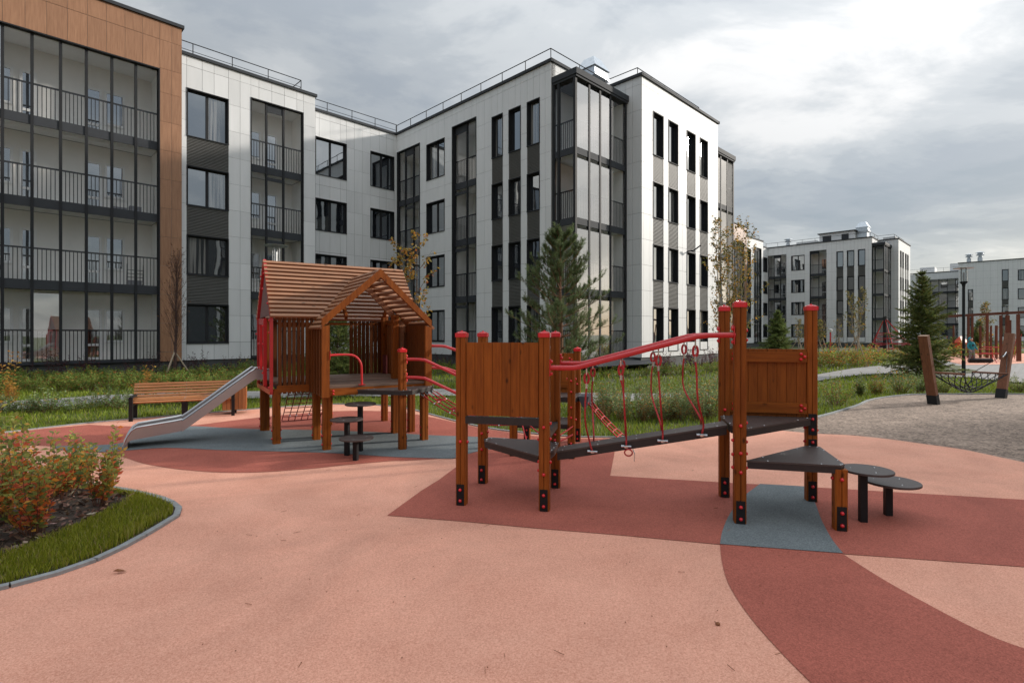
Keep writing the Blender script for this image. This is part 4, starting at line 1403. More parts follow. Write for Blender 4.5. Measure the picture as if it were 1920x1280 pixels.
# ------------------------------------------------------------------ near climbing frame with hanging ropes
def climbing_frame():
    rt = empty('climbing_frame', (-0.471, 5.016, 0), R(-12.4), label='near wooden climbing frame: two towers, sloping beam, red handrails and hanging ropes', cat='climbing frame')
    HL, HR = 1.62, 1.875
    post(rt, 0, 0, HL, bolts=[('-y', 0.60), ('+x', 0.59)], plates=('-y',))
    post(rt, 0.785, 0, HL, bolts=[('-y', 0.76), ('-y', 0.335), ('+x', 0.79), ('+x', 0.65), ('+x', 0.44), ('-x', 0.44), ('-x', 0.36), ('-x', 0.64)])
    post(rt, 0, 0.74, HL, bolts=[('-y', 0.54), ('-y', 0.37), ('+x', 0.55), ('+x', 0.40)])
    post(rt, 0.785, 0.74, HL, bolts=[('-y', 0.67), ('-y', 0.56), ('-y', 0.50), ('+x', 1.38)])
    q1 = post(rt, 2.45, 0.03, HR, bolts=[('-y', 0.83), ('-y', 0.60), ('-y', 0.44), ('-x', 0.70), ('-x', 0.58), ('-x', 0.47), ('+x', 0.85), ('+x', 0.69), ('+x', 0.59), ('+x', 0.47), ('-x', 1.66), ('-x', 1.53), ('+x', 1.63), ('+x', 1.55)])
    post(rt, 2.45, 0.79, HR, bolts=[('-y', 0.86), ('-x', 1.66), ('-x', 1.53)])
    p3 = post(rt, 3.24, 0.82, HR, bolts=[('-y', 0.79), ('-y', 0.69), ('-y', 0.57), ('-x', 0.70), ('-x', 0.57), ('+x', 0.68)])
    fp = MB(); fp.box(-0.036, 0.036, -0.054, -0.046, 0.52, 0.60); fp.box(-0.036, 0.036, -0.054, -0.046, 0.64, 0.84)
    obj('fixing_plate', fp, 'black_steel', p3)
    post(rt, 3.22, 0.045, 0.50, cap=False, bolts=[('-y', 0.42), ('-x', 0.42)])
    # plank wall of the left tower
    wl_ = MB(); wl_.box(0.05, 0.735, -0.012, 0.002, 0.86, 1.50)
    pw = obj('plank_wall', wl_, 'black_steel', rt)
    n = 8
    x0, x1 = 0.052, 0.733
    for k in range(n):
        a = x0 + (x1 - x0) * k / n; b = x0 + (x1 - x0) * (k + 1) / n
        mb = MB(); y = random.uniform(-0.001, 0.001)
        mb.prism([(a + .001, -0.030 + y), (a + .0025, -0.032 + y), (b - .0025, -0.032 + y), (b - .001, -0.030 + y), (b - .001, -0.013), (a + .001, -0.013)], 0.845, 1.522)
        obj('plank', mb, 'wood', pw)
    # the padded bars round the left tower
    for (p, q) in (((0.04, -0.01, 0.80), (0.75, -0.01, 0.80)), ((0.785, 0.05, 0.66), (0.785, 0.70, 0.66))):
        mb = MB(); mb.bar(p, q, 0.06, 0.065); obj('rail_bar', mb, 'edge_dark', rt)
    slab_platform(rt, [(0.02, 0.70), (0.06, 0.58), (0.72, 0.03), (0.80, 0.10), (0.83, 0.34), (0.83, 0.66), (0.74, 0.76), (0.08, 0.76)], 0.485)
    # sloping balance beam
    bm = MB(); z0, z1 = 0.498, 0.80
    bm.hexa([(0.87, 0.19, z0 - .016), (2.38, 0.19, z1 - .016), (2.38, 0.42, z1 - .016), (0.87, 0.42, z0 - .016), (0.87, 0.19, z0), (2.38, 0.19, z1), (2.38, 0.42, z1), (0.87, 0.42, z0)])
    beam = obj('balance_beam', bm, 'hpl_brown', rt)
    bm = MB()
    bm.hexa([(0.875, 0.196, z0 - .085), (2.375, 0.196, z1 - .085), (2.375, 0.414, z1 - .085), (0.875, 0.414, z0 - .085), (0.875, 0.196, z0 - .0165), (2.375, 0.196, z1 - .0165), (2.375, 0.414, z1 - .0165), (0.875, 0.414, z0 - .0165)])
    obj('beam_frame', bm, 'edge_dark', beam)
    for e in (0.92, 1.25, 1.6, 1.95, 2.3):
        for w in (0.22, 0.39): obj('screw', SCREW, None, beam, loc=(e, w, z0 + (z1 - z0) * (e - 0.87) / 1.51))
    slab_platform(rt, [(2.40, 0.16), (2.50, 0.0), (2.55, 0.05), (3.22, 0.74), (3.20, 0.84), (2.50, 0.84), (2.40, 0.70)], 0.805)
    slab_platform(rt, [(2.50, 0.02), (3.22, 0.0), (3.26, 0.05), (3.30, 0.76), (3.20, 0.80)], 0.535)
    # plank wall of the right tower
    wl_ = MB(); wl_.box(2.50, 3.19, 0.815, 0.828, 0.80, 1.44)
    pw = obj('plank_wall', wl_, 'black_steel', rt)
    n = 8
    for k in range(n):
        a = 2.50 + 0.69 * k / n; b = 2.50 + 0.69 * (k + 1) / n
        mb = MB(); mb.prism([(a + .001, 0.788), (a + .0025, 0.786), (b - .0025, 0.786), (b - .001, 0.788), (b - .001, 0.814), (a + .001, 0.814)], 0.79, 1.455)
        obj('plank', mb, 'wood', pw)
    for z in (0.84, 1.33):
        mb = MB(); mb.box(2.50, 3.19, 0.76, 0.785, z, z + 0.10)
        r = obj('batten', mb, 'wood_h', pw)
        for x in (2.545, 3.15):
            for dx, dz in ((-0.015, 0.028), (0.018, 0.052), (-0.013, 0.078)):
                bolt(r, x + dx, 0.76, z + dz, '-y')
    # handrails
    for w, dx in ((0.0, 0.0), (0.76, 0.02)):
        mb = MB()
        pts = [(0.83, w, 1.295), (1.02, w, 1.295), (1.10, w, 1.305), (1.2, w, 1.332), (2.02, w, 1.555), (2.12, w, 1.578), (2.22, w, 1.588), (2.41, w, 1.590)]
        mb.tube(smooth_path(pts, 3), 0.0235, 10)
        h = obj('handrail', mb, 'red_steel', rt, smooth=True)
        fl = MB(); fl.box(0.832, 0.842, w - 0.03, w + 0.03, 1.22, 1.37); fl.box(2.397, 2.403, w - 0.03, w + 0.03, 1.515, 1.665)
        obj('flange', fl, 'red_steel', h)
        for x, z, s in ((0.842, 1.35, '+x'), (0.842, 1.24, '+x'), (2.397, 1.645, '-x'), (2.397, 1.535, '-x')):
            bolt(h, x, w, z, s)
    zr = lambda e: 1.295 + max(0, min(1, (e - 1.08) / 1.02)) * 0.275
    zb = lambda e: z0 + (z1 - z0) * (e - 0.87) / 1.51
    tops = (1.165, 1.465, 1.785, 2.09)
    bots = (1.205, 1.51, 1.83, 2.165)
    bows = ((-0.01, -0.012, -0.03), (0.02, 0.035, 0.0), (0.005, 0.02, 0.0), (0.01, 0.02, 0.012))
    for i in range(4):
        hanging_rope(rt, (tops[i], 0.0, zr(tops[i]) - 0.03), (bots[i], 0.175, zb(bots[i]) - 0.045), bows[i])
        beam_clamp(rt, bots[i], 0.175, zb(bots[i]) - 0.05)
    tb = (1.17, 1.47, 1.77, 2.07); bb = (1.20, 1.50, 1.84, 2.20)
    for i in range(4):
        hanging_rope(rt, (tb[i], 0.76, zr(tb[i]) - 0.03), (bb[i], 0.43, zb(bb[i]) - 0.02), ((-0.01, -0.005, 0.0), (0.01, 0.015, 0.0), (-0.015, -0.01, -0.02), (-0.01, 0.0, -0.03))[i])
    # loose rope tail with ring under the second clamp
    c = (1.53, 0.16, zb(1.51) - 0.10)
    mb = MB(); mb.tube([(c[0] + .035 * math.cos(2 * math.pi * i / 12), c[1] - 0.01, c[2] + .03 * math.sin(2 * math.pi * i / 12)) for i in range(13)], 0.007, 6)
    obj('rope_loop', mb, 'rope_red', rt, smooth=True)
    mb = MB(); mb.tube([(c[0] + .04, c[1], c[2] + 0.03), (c[0] + .055, c[1], c[2] - 0.01), (c[0] + .05, c[1], c[2] - 0.08)], 0.005, 6)
    obj('shackle', mb, 'steel_bright', rt)


climbing_frame()


# ------------------------------------------------------------------ round stepping discs
def stepping_disc(name_label, foot, centre, z, r):
    rt = empty('stepping_disc', (foot[0], foot[1], 0), label=name_label, cat='stepping stool', group='round stepping discs on single legs')
    dx, dy = centre[0] - foot[0], centre[1] - foot[1]
    mb = MB(); mb.lathe([(r - .003, z - .02), (r, z - .017), (r, z - .003), (r - .003, z)], (dx, dy, 0), 40)
    d = obj('disc', mb, 'hpl_brown', rt)
    for k in range(3):
        a = 2.1 * k + 0.5
        obj('screw', SCREW, None, d, loc=(dx + .6 * r * math.cos(a), dy + .6 * r * math.sin(a), z))
    mb = MB(); mb.box(-.0275, .0275, -.0275, .0275, 0, z - .02); obj('leg', mb, 'black_steel', rt, rot=(0, 0, R(-12)))
    mb = MB(); mb.box(-.09 + dx, .09 + dx, -.02 + dy, .02 + dy, z - .034, z - .021); obj('bracket', mb, 'black_steel', rt)


stepping_disc('higher stepping disc next to the low corner post of the near climbing frame', (2.99, 4.545), (3.06, 4.60), 0.436, 0.20)
stepping_disc('outermost low stepping disc right of the near climbing frame', (3.318, 4.706), (3.35, 4.71), 0.305, 0.22)
stepping_disc('lowest and nearest of the three stepping discs before the playhouse', (-1.978, 6.75), (-1.975, 6.77), 0.29, 0.213)
stepping_disc('middle height stepping disc before the playhouse, leftmost of three', (-2.173, 7.024), (-2.175, 7.02), 0.486, 0.21)
stepping_disc('tallest of the three stepping discs, closest to the playhouse deck', (-2.068, 7.27), (-2.065, 7.27), 0.655, 0.207)


# ------------------------------------------------------------------ playhouse
def playhouse():
    rt = empty('playhouse', (-3.42, 7.748, 0), R(32.5), label='wooden playhouse on posts with slatted pitched roof, red gable frame and steel slide', cat='playhouse')
    W0 = 1.3
    ZR, ZE = 2.71, 1.87
    sl = 0.845   # run/rise of the main slope
    # posts under the deck
    for (u, w, h, b) in ((0.0, 1.3, 0.82, True), (0.0, 0.02, 0.80, False), (0.56, 0.02, 0.80, False), (0.52, -0.78, 0.78, False), (1.93, -0.86, 0.78, False),
                         (1.75, -0.10, 1.9, False), (2.02, -0.12, 0.82, False), (2.02, 1.18, 1.9, False), (1.05, 1.28, 0.82, False), (0.03, 1.27, 1.85, False)):
        post(rt, u, w, h, w=0.105, cap=False, plates=(), bolts=[('-x', 0.08), ('-x', 0.20), ('+x', 0.08), ('+x', 0.20)])
    p7 = post(rt, 1.41, -1.32, 1.40, plates=('+x',), bolts=[('+x', 1.20), ('+x', 1.10), ('+x', 0.97), ('+x', 0.83), ('+x', 0.72), ('+x', 0.62)])
    # deck planks
    dk = MB(); dk.box(0.02, 2.0, 0.0, W0, 0.80, 0.855); dk.box(0.58, 1.88, -0.84, 0.0, 0.80, 0.854)
    deck = obj('deck', dk, 'edge_dark', rt)
    w = -0.90
    while w < W0 - 0.05:
        a, b = (0.52, 1.94) if w < -0.02 else (0.0, 2.04)
        mb = MB(); mb.box(a, b, w + 0.003, w + 0.085, 0.858, 0.884 + random.uniform(-.001, .001))
        obj('deck_plank', mb, 'wood_deck', deck)
        w += 0.095
    for (p, q) in (((0.54, -0.875, 0.805), (1.95, -0.875, 0.805)), ((0.0, -0.02, 0.80), (0.56, -0.02, 0.80)), ((0.0, 1.32, 0.80), (2.05, 1.32, 0.80)),
                   ((2.05, -0.85, 0.80), (2.05, 1.30, 0.80))):
        mb = MB(); mb.bar(p, q, 0.045, 0.10); obj('fascia', mb, 'wood_h', deck)
    for x in (0.60, 0.64): bolt(deck, 0.58, -0.90, 0.78 + (x - 0.6), '-y')
    # main front wall, upright slats with narrow gaps
    fw = MB(); fw.box(0.05, 0.55, 0.0, 0.02, 1.70, 1.74)
    wall = obj('front_wall', fw, 'wood_h', rt)
    gaps = [0.020, 0.019, 0.020, 0.021, 0.012, 0.020, 0.022, 0.017, 0.020, 0.018, 0.02]
    u = 0.02
    k = 0
    while u < 0.56:
        wd = 0.044
        mb = MB(); mb.box(u, u + wd, -0.040, -0.004, 0.73, 1.875)
        obj('slat', mb, 'wood_dark', wall)
        u += wd + gaps[k % len(gaps)]
        k += 1
    # dormer side walls, tight boards
    for uu, sgn, nm in ((0.475, -1, 'dormer_wall'), (1.965, 1, 'dormer_wall')):
        fw = MB(); fw.box(min(uu, uu + sgn * 0.02), max(uu, uu + sgn * 0.02), -0.82, 0.0, 0.9, 0.95)
        dw = obj(nm, fw, 'wood_h', rt)
        for k in range(10):
            a = -0.85 + 0.085 * k
            mb = MB(); d = 0.016 * (k % 2)
            x0_, x1_ = sorted((uu - sgn * 0.012, uu + sgn * (0.020 + d)))
            mb.box(x0_, x1_, a + .002, a + .083, 0.745, 1.735)
            obj('slat', mb, 'wood_dark', dw)
    # back wall and end wall slats
    fw = MB(); fw.box(0.0, 2.04, 1.30, 1.32, 1.76, 1.80)
    bw = obj('back_wall', fw, 'wood_h', rt)
    for rng_ in ((0.0, 0.36), (1.42, 2.04)):
        u = rng_[0]
        while u < rng_[1] - 0.03:
            mb = MB(); mb.box(u, u + .058, 1.30, 1.33, 0.74, 1.83); obj('slat', mb, 'wood_dark', bw); u += 0.074
    fw = MB(); fw.box(2.03, 2.05, 0.0, 1.3, 1.76, 1.80)
    ew = obj('end_wall', fw, 'wood_h', rt)
    w = 0.0
    while w < 1.27:
        mb = MB(); mb.box(2.05, 2.08, w, w + .062, 0.74, 1.85); obj('slat', mb, 'wood_dark', ew); w += 0.078
    mb = MB(); mb.box(1.97, 2.0, 0.95, 1.25, 0.88, 1.22); obj('play_panel', mb, 'rope_dark', ew)
    # main roof
    rf = MB()
    for u in (0.0, 1.0, 2.04):
        rf.bar((u, 0.65, ZR - 0.05), (u, -0.02, ZE - 0.02), 0.04, 0.07); rf.bar((u, 0.65, ZR - 0.05), (u, 1.32, ZE - 0.02), 0.04, 0.07)
    roof = obj('roof', rf, 'wood', rt)
    n = 14
    wd = 0.046
    up_f = Vector((0, -0.84, 0.71)).normalized(); up_b = Vector((0, 0.84, 0.71)).normalized()
    for k in range(n):
        z = ZR - 0.025 - k * (ZR - ZE) / (n - 1)
        wf = 0.65 - (ZR - z) * sl; wb = 0.65 + (ZR - z) * sl
        spans = [(-0.10, 2.15)]
        h = (2.47 - z) / 1.01
        if h > 0.03: spans = [(-0.10, 1.23 - h), (1.23 + h, 2.15)]
        for a, b in spans:
            if b - a < 0.02: continue
            mb = MB(); mb.bar((a, wf - .02, z + .02), (b, wf - .02, z + .02), wd, 0.040, up_f)
            obj('roof_slat', mb, 'wood_slat', roof)
        mb = MB(); mb.bar((-0.10, wb + .02, z + .02), (2.15, wb + .02, z + .02), wd, 0.040, up_b)
        obj('roof_slat', mb, 'wood_slat', roof)
    # dormer roof
    DU, DZ, DE = 1.23, 2.50, 1.70
    k_ = 1.01
    rf = MB()
    for w in (-0.02,):
        rf.bar((DU, w, DZ - .07), (DU - .77, w, DE - .07), 0.045, 0.08); rf.bar((DU, w, DZ - .07), (DU + .77, w, DE - .07), 0.045, 0.08)
    rf.box(0.54, 0.58, -0.06, -0.01, 0.9, 1.72); rf.box(1.88, 1.92, -0.06, -0.01, 0.9, 1.72)
    dorm = obj('dormer_roof', rf, 'wood_dormer', rt)
    n = 13
    for k in range(n):
        z = DZ - 0.02 - k * (DZ - DE) / (n - 1)
        wi = 0.65 - (ZR - z) * sl - 0.01
        for sgn in (-1, 1):
            u = DU + sgn * (DZ - z) / k_
            up = Vector((sgn * 1.01, 0, 1)).normalized()
            mb = MB(); mb.bar((u, -0.94, z + .015), (u, wi, z + .015), 0.048, 0.034, up)
            obj('roof_slat', mb, 'wood_dormer', dorm)
    # dormer front frame
    fr = MB()
    yf0, yf1 = -0.955, -0.905
    t = 0.10
    def bd(pts):
        P4 = pts
        fr.hexa([(P4[0][0], yf0, P4[0][1]), (P4[1][0], yf0, P4[1][1]), (P4[1][0], yf1, P4[1][1]), (P4[0][0], yf1, P4[0][1]),
                 (P4[3][0], yf0, P4[3][1]), (P4[2][0], yf0, P4[2][1]), (P4[2][0], yf1, P4[2][1]), (P4[3][0], yf1, P4[3][1])])
    uL, uR = DU - 0.81, DU + 0.785
    bd([(uL, DE - 0.005), (DU, DZ + 0.03 - 0.12), (DU, DZ + 0.03), (uL, DE + 0.03 - 0.005 + 0.08)])
    bd([(DU, DZ + 0.03 - 0.12), (uR, DE - 0.005), (uR, DE + 0.105), (DU, DZ + 0.03)])
    bd([(uL, 0.74), (uL + t, 0.74), (uL + t, DE + 0.02), (uL, DE + 0.0)])
    bd([(uR - t, 0.74), (uR, 0.74), (uR, DE + 0.0), (uR - t, DE + 0.02)])
    obj('gable_board', fr, 'wood', dorm)
    # red steel gable at the slide end
    gf = MB()
    zb = 0.76; b = 0.042
    x = -0.075
    gf.bar((x, -0.03, zb), (x, -0.03, ZE), b, b, (1, 0, 0)); gf.bar((x, 1.33, zb), (x, 1.33, ZE), b, b, (1, 0, 0))
    gf.bar((x, -0.03, ZE), (x, 0.65, ZR + .03), b, b, (1, 0, 0)); gf.bar((x, 1.33, ZE), (x, 0.65, ZR + .03), b, b, (1, 0, 0))
    gf.bar((x, -0.03, zb), (x, 1.33, zb), b, 0.07)
    red = obj('gable_frame', gf, 'red_steel', rt)
    df = MB()
    xd = -0.115
    df.bar((xd, 0.30, 0.83), (xd, 0.30, 1.80), 0.05, 0.05, (1, 0, 0)); df.bar((xd, 0.72, 1.05), (xd, 0.72, 1.78), 0.04, 0.04, (1, 0, 0)); df.bar((xd, 0.28, 1.79), (xd, 0.82, 1.79), 0.04, 0.09)
    obj('door_frame', df, 'red_steel', red)
    for (w, z) in ((-0.03, 1.80), (-0.03, 1.62), (0.12, 2.05), (0.30, 2.27), (0.50, 2.52), (0.30, 1.02), (0.30, 1.45), (0.30, 1.72), (0.72, 1.45), (0.72, 1.08), (-0.03, 0.83), (0.80, 2.5), (1.33, 1.6)):
        bolt(red, -0.10 if w not in (0.30, 0.72) else -0.14, w, z, '-x')
    gp = MB()
    for tri in (((0.02, ZE), (1.28, ZE), (0.65, ZR - 0.04)),):
        q = [(-0.06, w, z) for w, z in tri] + [(-0.045, w, z) for w, z in tri]
        gp.add(q, [(0, 1, 2), (5, 4, 3), (0, 3, 4, 1), (1, 4, 5, 2), (2, 5, 3, 0)])
    gp.box(-0.06, -0.045, 0.0, 0.28, 0.86, ZE - .002); gp.box(-0.06, -0.045, 1.15, 1.30, 0.86, ZE - .002)
    obj('gable_panel', gp, 'gable_panel', red)
    # slide, built outwards along -x
    prof = [(-0.02, 0.93), (0.16, 0.935), (0.26, 0.90), (1.08, 0.285), (1.16, 0.245), (1.28, 0.225), (1.70, 0.175), (1.78, 0.155), (1.83, 0.10), (1.85, 0.03)]
    prof = smooth_line(prof, 3)
    wn_, wf_ = 0.76, 1.22
    th = 0.115
    bed = MB(); sides = MB(); rim = MB()
    pn, pf = [], []
    for (s_, z) in prof:
        pn.append((-s_, wn_, z)); pf.append((-s_, wf_, z))
    nP = len(prof)
    bed.add(pn + pf, [(i, i + 1, nP + i + 1, nP + i) for i in range(nP - 1)])
    bed.add([(x_, y_, z_ - .006) for x_, y_, z_ in pn + pf], [(i, nP + i, nP + i + 1, i + 1) for i in range(nP - 1)])
    slide = obj('slide', bed, 'steel', rt, smooth=True)
    for base, y in ((pn, wn_), (pf, wf_)):
        topp = []
        for i, (s_, z) in enumerate(prof):
            fade = 1.0 if s_ < 1.72 else max(0.12, 1 - (s_ - 1.72) / 0.14)
            topp.append((-s_, y, z + th * (fade if s_ > 1.7 else 1)))
        low = [(x_, y, max(0.02, z_ - 0.05)) for (x_, _, z_) in base]
        for dy in (-0.002, 0.002):
            vs = [(a[0], y + dy, a[2]) for a in low] + [(a[0], y + dy, a[2]) for a in topp]
            sides.add(vs, [(i, i + 1, nP + i + 1, nP + i) for i in range(nP - 1)])
        rim.tube(topp, 0.013, 8)
    obj('slide_side', sides, 'steel', slide)
    obj('slide_rim', rim, 'steel_bright', slide, smooth=True)
    lg = MB(); lg.bar((-1.82, wn_ + .03, 0.0), (-1.82, wn_ + .03, 0.14), 0.03); lg.bar((-1.82, wf_ - .03, 0.0), (-1.82, wf_ - .03, 0.14), 0.03)
    obj('slide_leg', lg, 'steel', slide)
    # curved grab bar
    gb = MB()
    pts = [(0.515, -0.925, 1.31), (0.62, -0.915, 1.315), (0.74, -0.90, 1.315), (0.80, -0.90, 1.31)]
    for i in range(1, 9):
        an = math.pi / 2 * i / 8
        pts.append((0.80 + 0.17 * math.sin(an), -0.90, 1.31 - 0.19 * (1 - math.cos(an))))
    pts += [(0.972, -0.90, 1.0), (0.975, -0.90, 0.89)]
    gb.tube(smooth_path(pts, 2), 0.016, 8)
    g = obj('grab_bar', gb, 'red_steel', rt, smooth=True)
    mb = MB(); mb.box(0.93, 1.02, -0.93, -0.87, 0.885, 0.893); mb.box(0.520, 0.527, -0.965, -0.90, 1.25, 1.37); obj('flange', mb, 'red_steel', g)
    # side platform held by the outer post
    slab_platform(rt, [(0.90, -0.925), (1.36, -1.40), (1.52, -1.42), (2.02, -1.02), (1.96, -0.90)], 0.825, 0.05)
    # climbing net at the back
    nt_ = MB()
    A_, B_ = (0.44, 1.36, 0.80), (1.16, 1.36, 0.80)
    C_, D_ = (0.40, 2.05, 0.02), (1.06, 2.02, 0.02)
    for i in range(7):
        t_ = i / 6
        p = tuple(a + (b - a) * t_ for a, b in zip(A_, B_)); q = tuple(a + (b - a) * t_ for a, b in zip(C_, D_))
        nt_.tube(rope_path(p, q, 0.02, 6), 0.008, 5)
    for j in range(1, 10):
        t_ = j / 9.0
        p = tuple(a + (b - a) * t_ for a, b in zip(A_, C_)); q = tuple(a + (b - a) * t_ for a, b in zip(B_, D_))
        nt_.tube(rope_path(p, q, 0.006, 6), 0.008, 5)
    net = obj('climbing_net', nt_, 'rope_dark', rt)
    mb = MB()
    for i in (1, 2, 4, 5):
        t_ = i / 6
        q = tuple(a + (b - a) * t_ for a, b in zip(C_, D_)); mb.tube([(q[0], q[1] - .04, q[2] + .05), (q[0] + .01, q[1] - .09, q[2] + .10)], 0.014, 6)
    obj('shackle', mb, 'steel_bright', net)


playhouse()


# ------------------------------------------------------------------ rear tower, rope bridge and its handrails
def rope_tower():
    rt = empty('rope_tower', (0.02, 7.02, 0), R(-11.0), label='low rear tower with rope bridge and red handrails reaching to the playhouse', cat='climbing frame')
    h = 1.395
    post(rt, 0, 0, h, bolts=[('-y', 0.45)])
    post(rt, 0.76, 0, h - 0.28 + 0.02, cap=False, bolts=[('-y', 1.0), ('-y', 0.86), ('+x', 1.02), ('-x', 1.02), ('-y', 0.66), ('-y', 0.53), ('-y', 0.20), ('+x', 0.5)])
    post(rt, 0.76, 1.10, h, bolts=[('-y', 0.86), ('-y', 0.12), ('+x', 0.6)])
    post(rt, 0.0, 1.10, h)
    wl_ = MB(); wl_.box(0.05, 0.71, 1.11, 1.12, 0.74, 1.30); pw = obj('plank_wall', wl_, 'black_steel', rt)
    for k in range(7):
        a = 0.05 + 0.66 * k / 7
        mb = MB(); mb.box(a + .002, a + .092, 1.085, 1.11, 0.72, 1.315); obj('plank', mb, 'wood', pw)
    for z in (0.80, 1.17):
        mb = MB(); mb.box(0.05, 0.71, 1.06, 1.085, z, z + 0.09); r = obj('batten', mb, 'wood_h', pw)
        for dx, dz in ((-0.015, 0.02), (0.018, 0.045), (-0.013, 0.07)): bolt(r, 0.66 + dx, 1.06, z + dz, '-y')
    slab_platform(rt, [(-0.03, 0.6), (0.74, 0.5), (0.86, 0.75), (0.80, 1.14), (0.0, 1.14)], 0.725, 0.06)
    slab_platform(rt, [(0.0, 0.02), (0.76, 0.02), (0.76, 0.62), (0.0, 0.62)], 0.43, 0.05)
    mb = MB(); mb.hexa([(0.86, 0.62, 0.58), (0.92, 0.60, 0.58), (0.96, 0.95, 0.60), (0.88, 0.97, 0.60), (0.80, 0.62, 0.725), (0.95, 0.66, 0.72), (0.99, 0.95, 0.74), (0.82, 0.97, 0.725)])
    obj('ladder_plate', mb, 'metal_grey', rt)
    # rope ladder down to the ground at the right
    rl = MB(); fer = MB()
    tops = [(0.93, 0.66, 0.64), (0.93, 0.80, 0.65), (0.95, 0.93, 0.66)]
    bots = [(1.38, 1.38, 0.0), (1.42, 1.52, 0.0), (1.46, 1.68, 0.0)]
    for p, q in zip(tops, bots):
        rl.tube(rope_path(p, q, 0.03, 8), 0.010, 6)
        a = Vector(p); d = (Vector(q) - a).normalized(); fer.tube([a + d * .05, a + d * .13], 0.016, 6)
    for t_ in (0.22, 0.4, 0.58, 0.76, 0.92):
        P = [Vector(p).lerp(Vector(q), t_) + Vector((0, 0, -0.03 * 4 * t_ * (1 - t_))) for p, q in zip(tops, bots)]
        rl.tube([P[0], P[1] + Vector((0, 0, .015)), P[2]], 0.010, 6)
        for q in P: fer.lathe([(.010, -.010), (.0145, 0), (.010, .010)], q, 6)
    lad = obj('rope_ladder', rl, 'rope_red', rt, smooth=True)
    obj('knot', fer, 'edge_dark', lad)
    # rope bridge from the playhouse platform
    inv = Matrix.Translation((0.02, 7.02, 0)) @ Matrix.Rotation(R(-11.0), 4, 'Z')
    inv = inv.inverted()
    w2 = lambda x, y, z: tuple(inv @ Vector((x, y, z)))
    S0 = [w2(-1.34, 7.72, 0.76), w2(-1.30, 7.85, 0.77), w2(-1.26, 7.98, 0.78), w2(-1.22, 8.1, 0.78)]
    S1 = [(0.02, 0.10, 0.40), (0.02, 0.28, 0.40), (0.02, 0.46, 0.41), (0.02, 0.60, 0.42)]
    br = MB(); fr = MB()
    mids = []
    for p, q in zip(S0, S1):
        path = rope_path(p, q, 0.17, 12)
        mids.append(path)
        br.tube(path, 0.0095, 6)
        a = Vector(path[0]); b = Vector(path[1]); d = (b - a).normalized(); fr.tube([a + d * .04, a + d * .10], 0.016, 6)
    for k in (2, 4, 6, 8, 10):
        br.tube([mids[0][k], mids[1][k], mids[2][k], mids[3][k]], 0.0095, 6)
        c = Vector(mids[1][k]).lerp(Vector(mids[2][k]), 0.5)
        br.tube([(c.x + .075 * math.cos(2 * math.pi * i / 10), c.y + .06 * math.sin(2 * math.pi * i / 10), c.z + .018) for i in range(11)], 0.008, 5)
        for mm in mids: fr.lathe([(.012, -.012), (.018, 0), (.012, .012)], mm[k], 6)
    b_ = obj('rope_bridge', br, 'rope_red', rt, smooth=True)
    obj('knot', fr, 'steel_bright', b_)
    # net rope between the rear tower and the near frame
    nn = MB()
    for p, q in (((0.80, 0.0, 0.43), (0.36, -1.0, 0.30)), ((0.1, 0.05, 0.44), (0.36, -0.9, 0.30)), ((0.36, -0.95, 0.30), (0.80, -0.3, 0.36)), ((0.36, -.95, .30), (0.42, -0.4, .36)),
                 ((0.2, 0.0, 0.42), (0.62, -0.55, 0.33))):
        nn.tube(rope_path(p, q, 0.03, 6), 0.009, 6)
    obj('net_rope', nn, 'rope_red', rt, smooth=True)
    # handrails: outer post to front post, and playhouse corner to back post
    def rail(p, q, zs, ze):
        P = Vector(w2(p[0], p[1], zs)); Q = Vector(q)
        Q = Vector((q[0], q[1], ze))
        f = lambda t_, z: (P.x + (Q.x - P.x) * t_, P.y + (Q.y - P.y) * t_, z)
        mb = MB()
        pts = [f(0, zs), f(0.11, zs), f(0.17, zs - 0.008), f(0.24, zs - 0.04), f(0.80, ze + 0.03), f(0.87, ze + 0.005), f(1, ze)]
        mb.tube(smooth_path(pts, 3), 0.0215, 8)
        o = obj('handrail', mb, 'red_steel', rt, smooth=True)
        fl = MB(); a = Vector(f(0.0, zs)); d = (Vector(f(0.1, zs)) - a).normalized()
        fl.bar(a - d * .012, a + d * .004, 0.07, 0.13)
        obj('flange', fl, 'red_steel', o)
        for dz in (-0.045, 0.045):
            obj('bolt', BOLT, None, o, loc=tuple(a + d * .004 + Vector((0, 0, dz))), rot=(0, R(90), 0))
    rail((-1.47, 7.40), (-0.04, 0.0), 1.25, 0.82)
    rail((-1.47, 7.40), (-0.04, 0.0), 1.00, 0.58)
    rail((-1.27, 8.08), (-0.04, 1.10), 1.42, 1.08)
    rail((-1.27, 8.08), (-0.04, 1.10), 1.09, 0.75)


rope_tower()


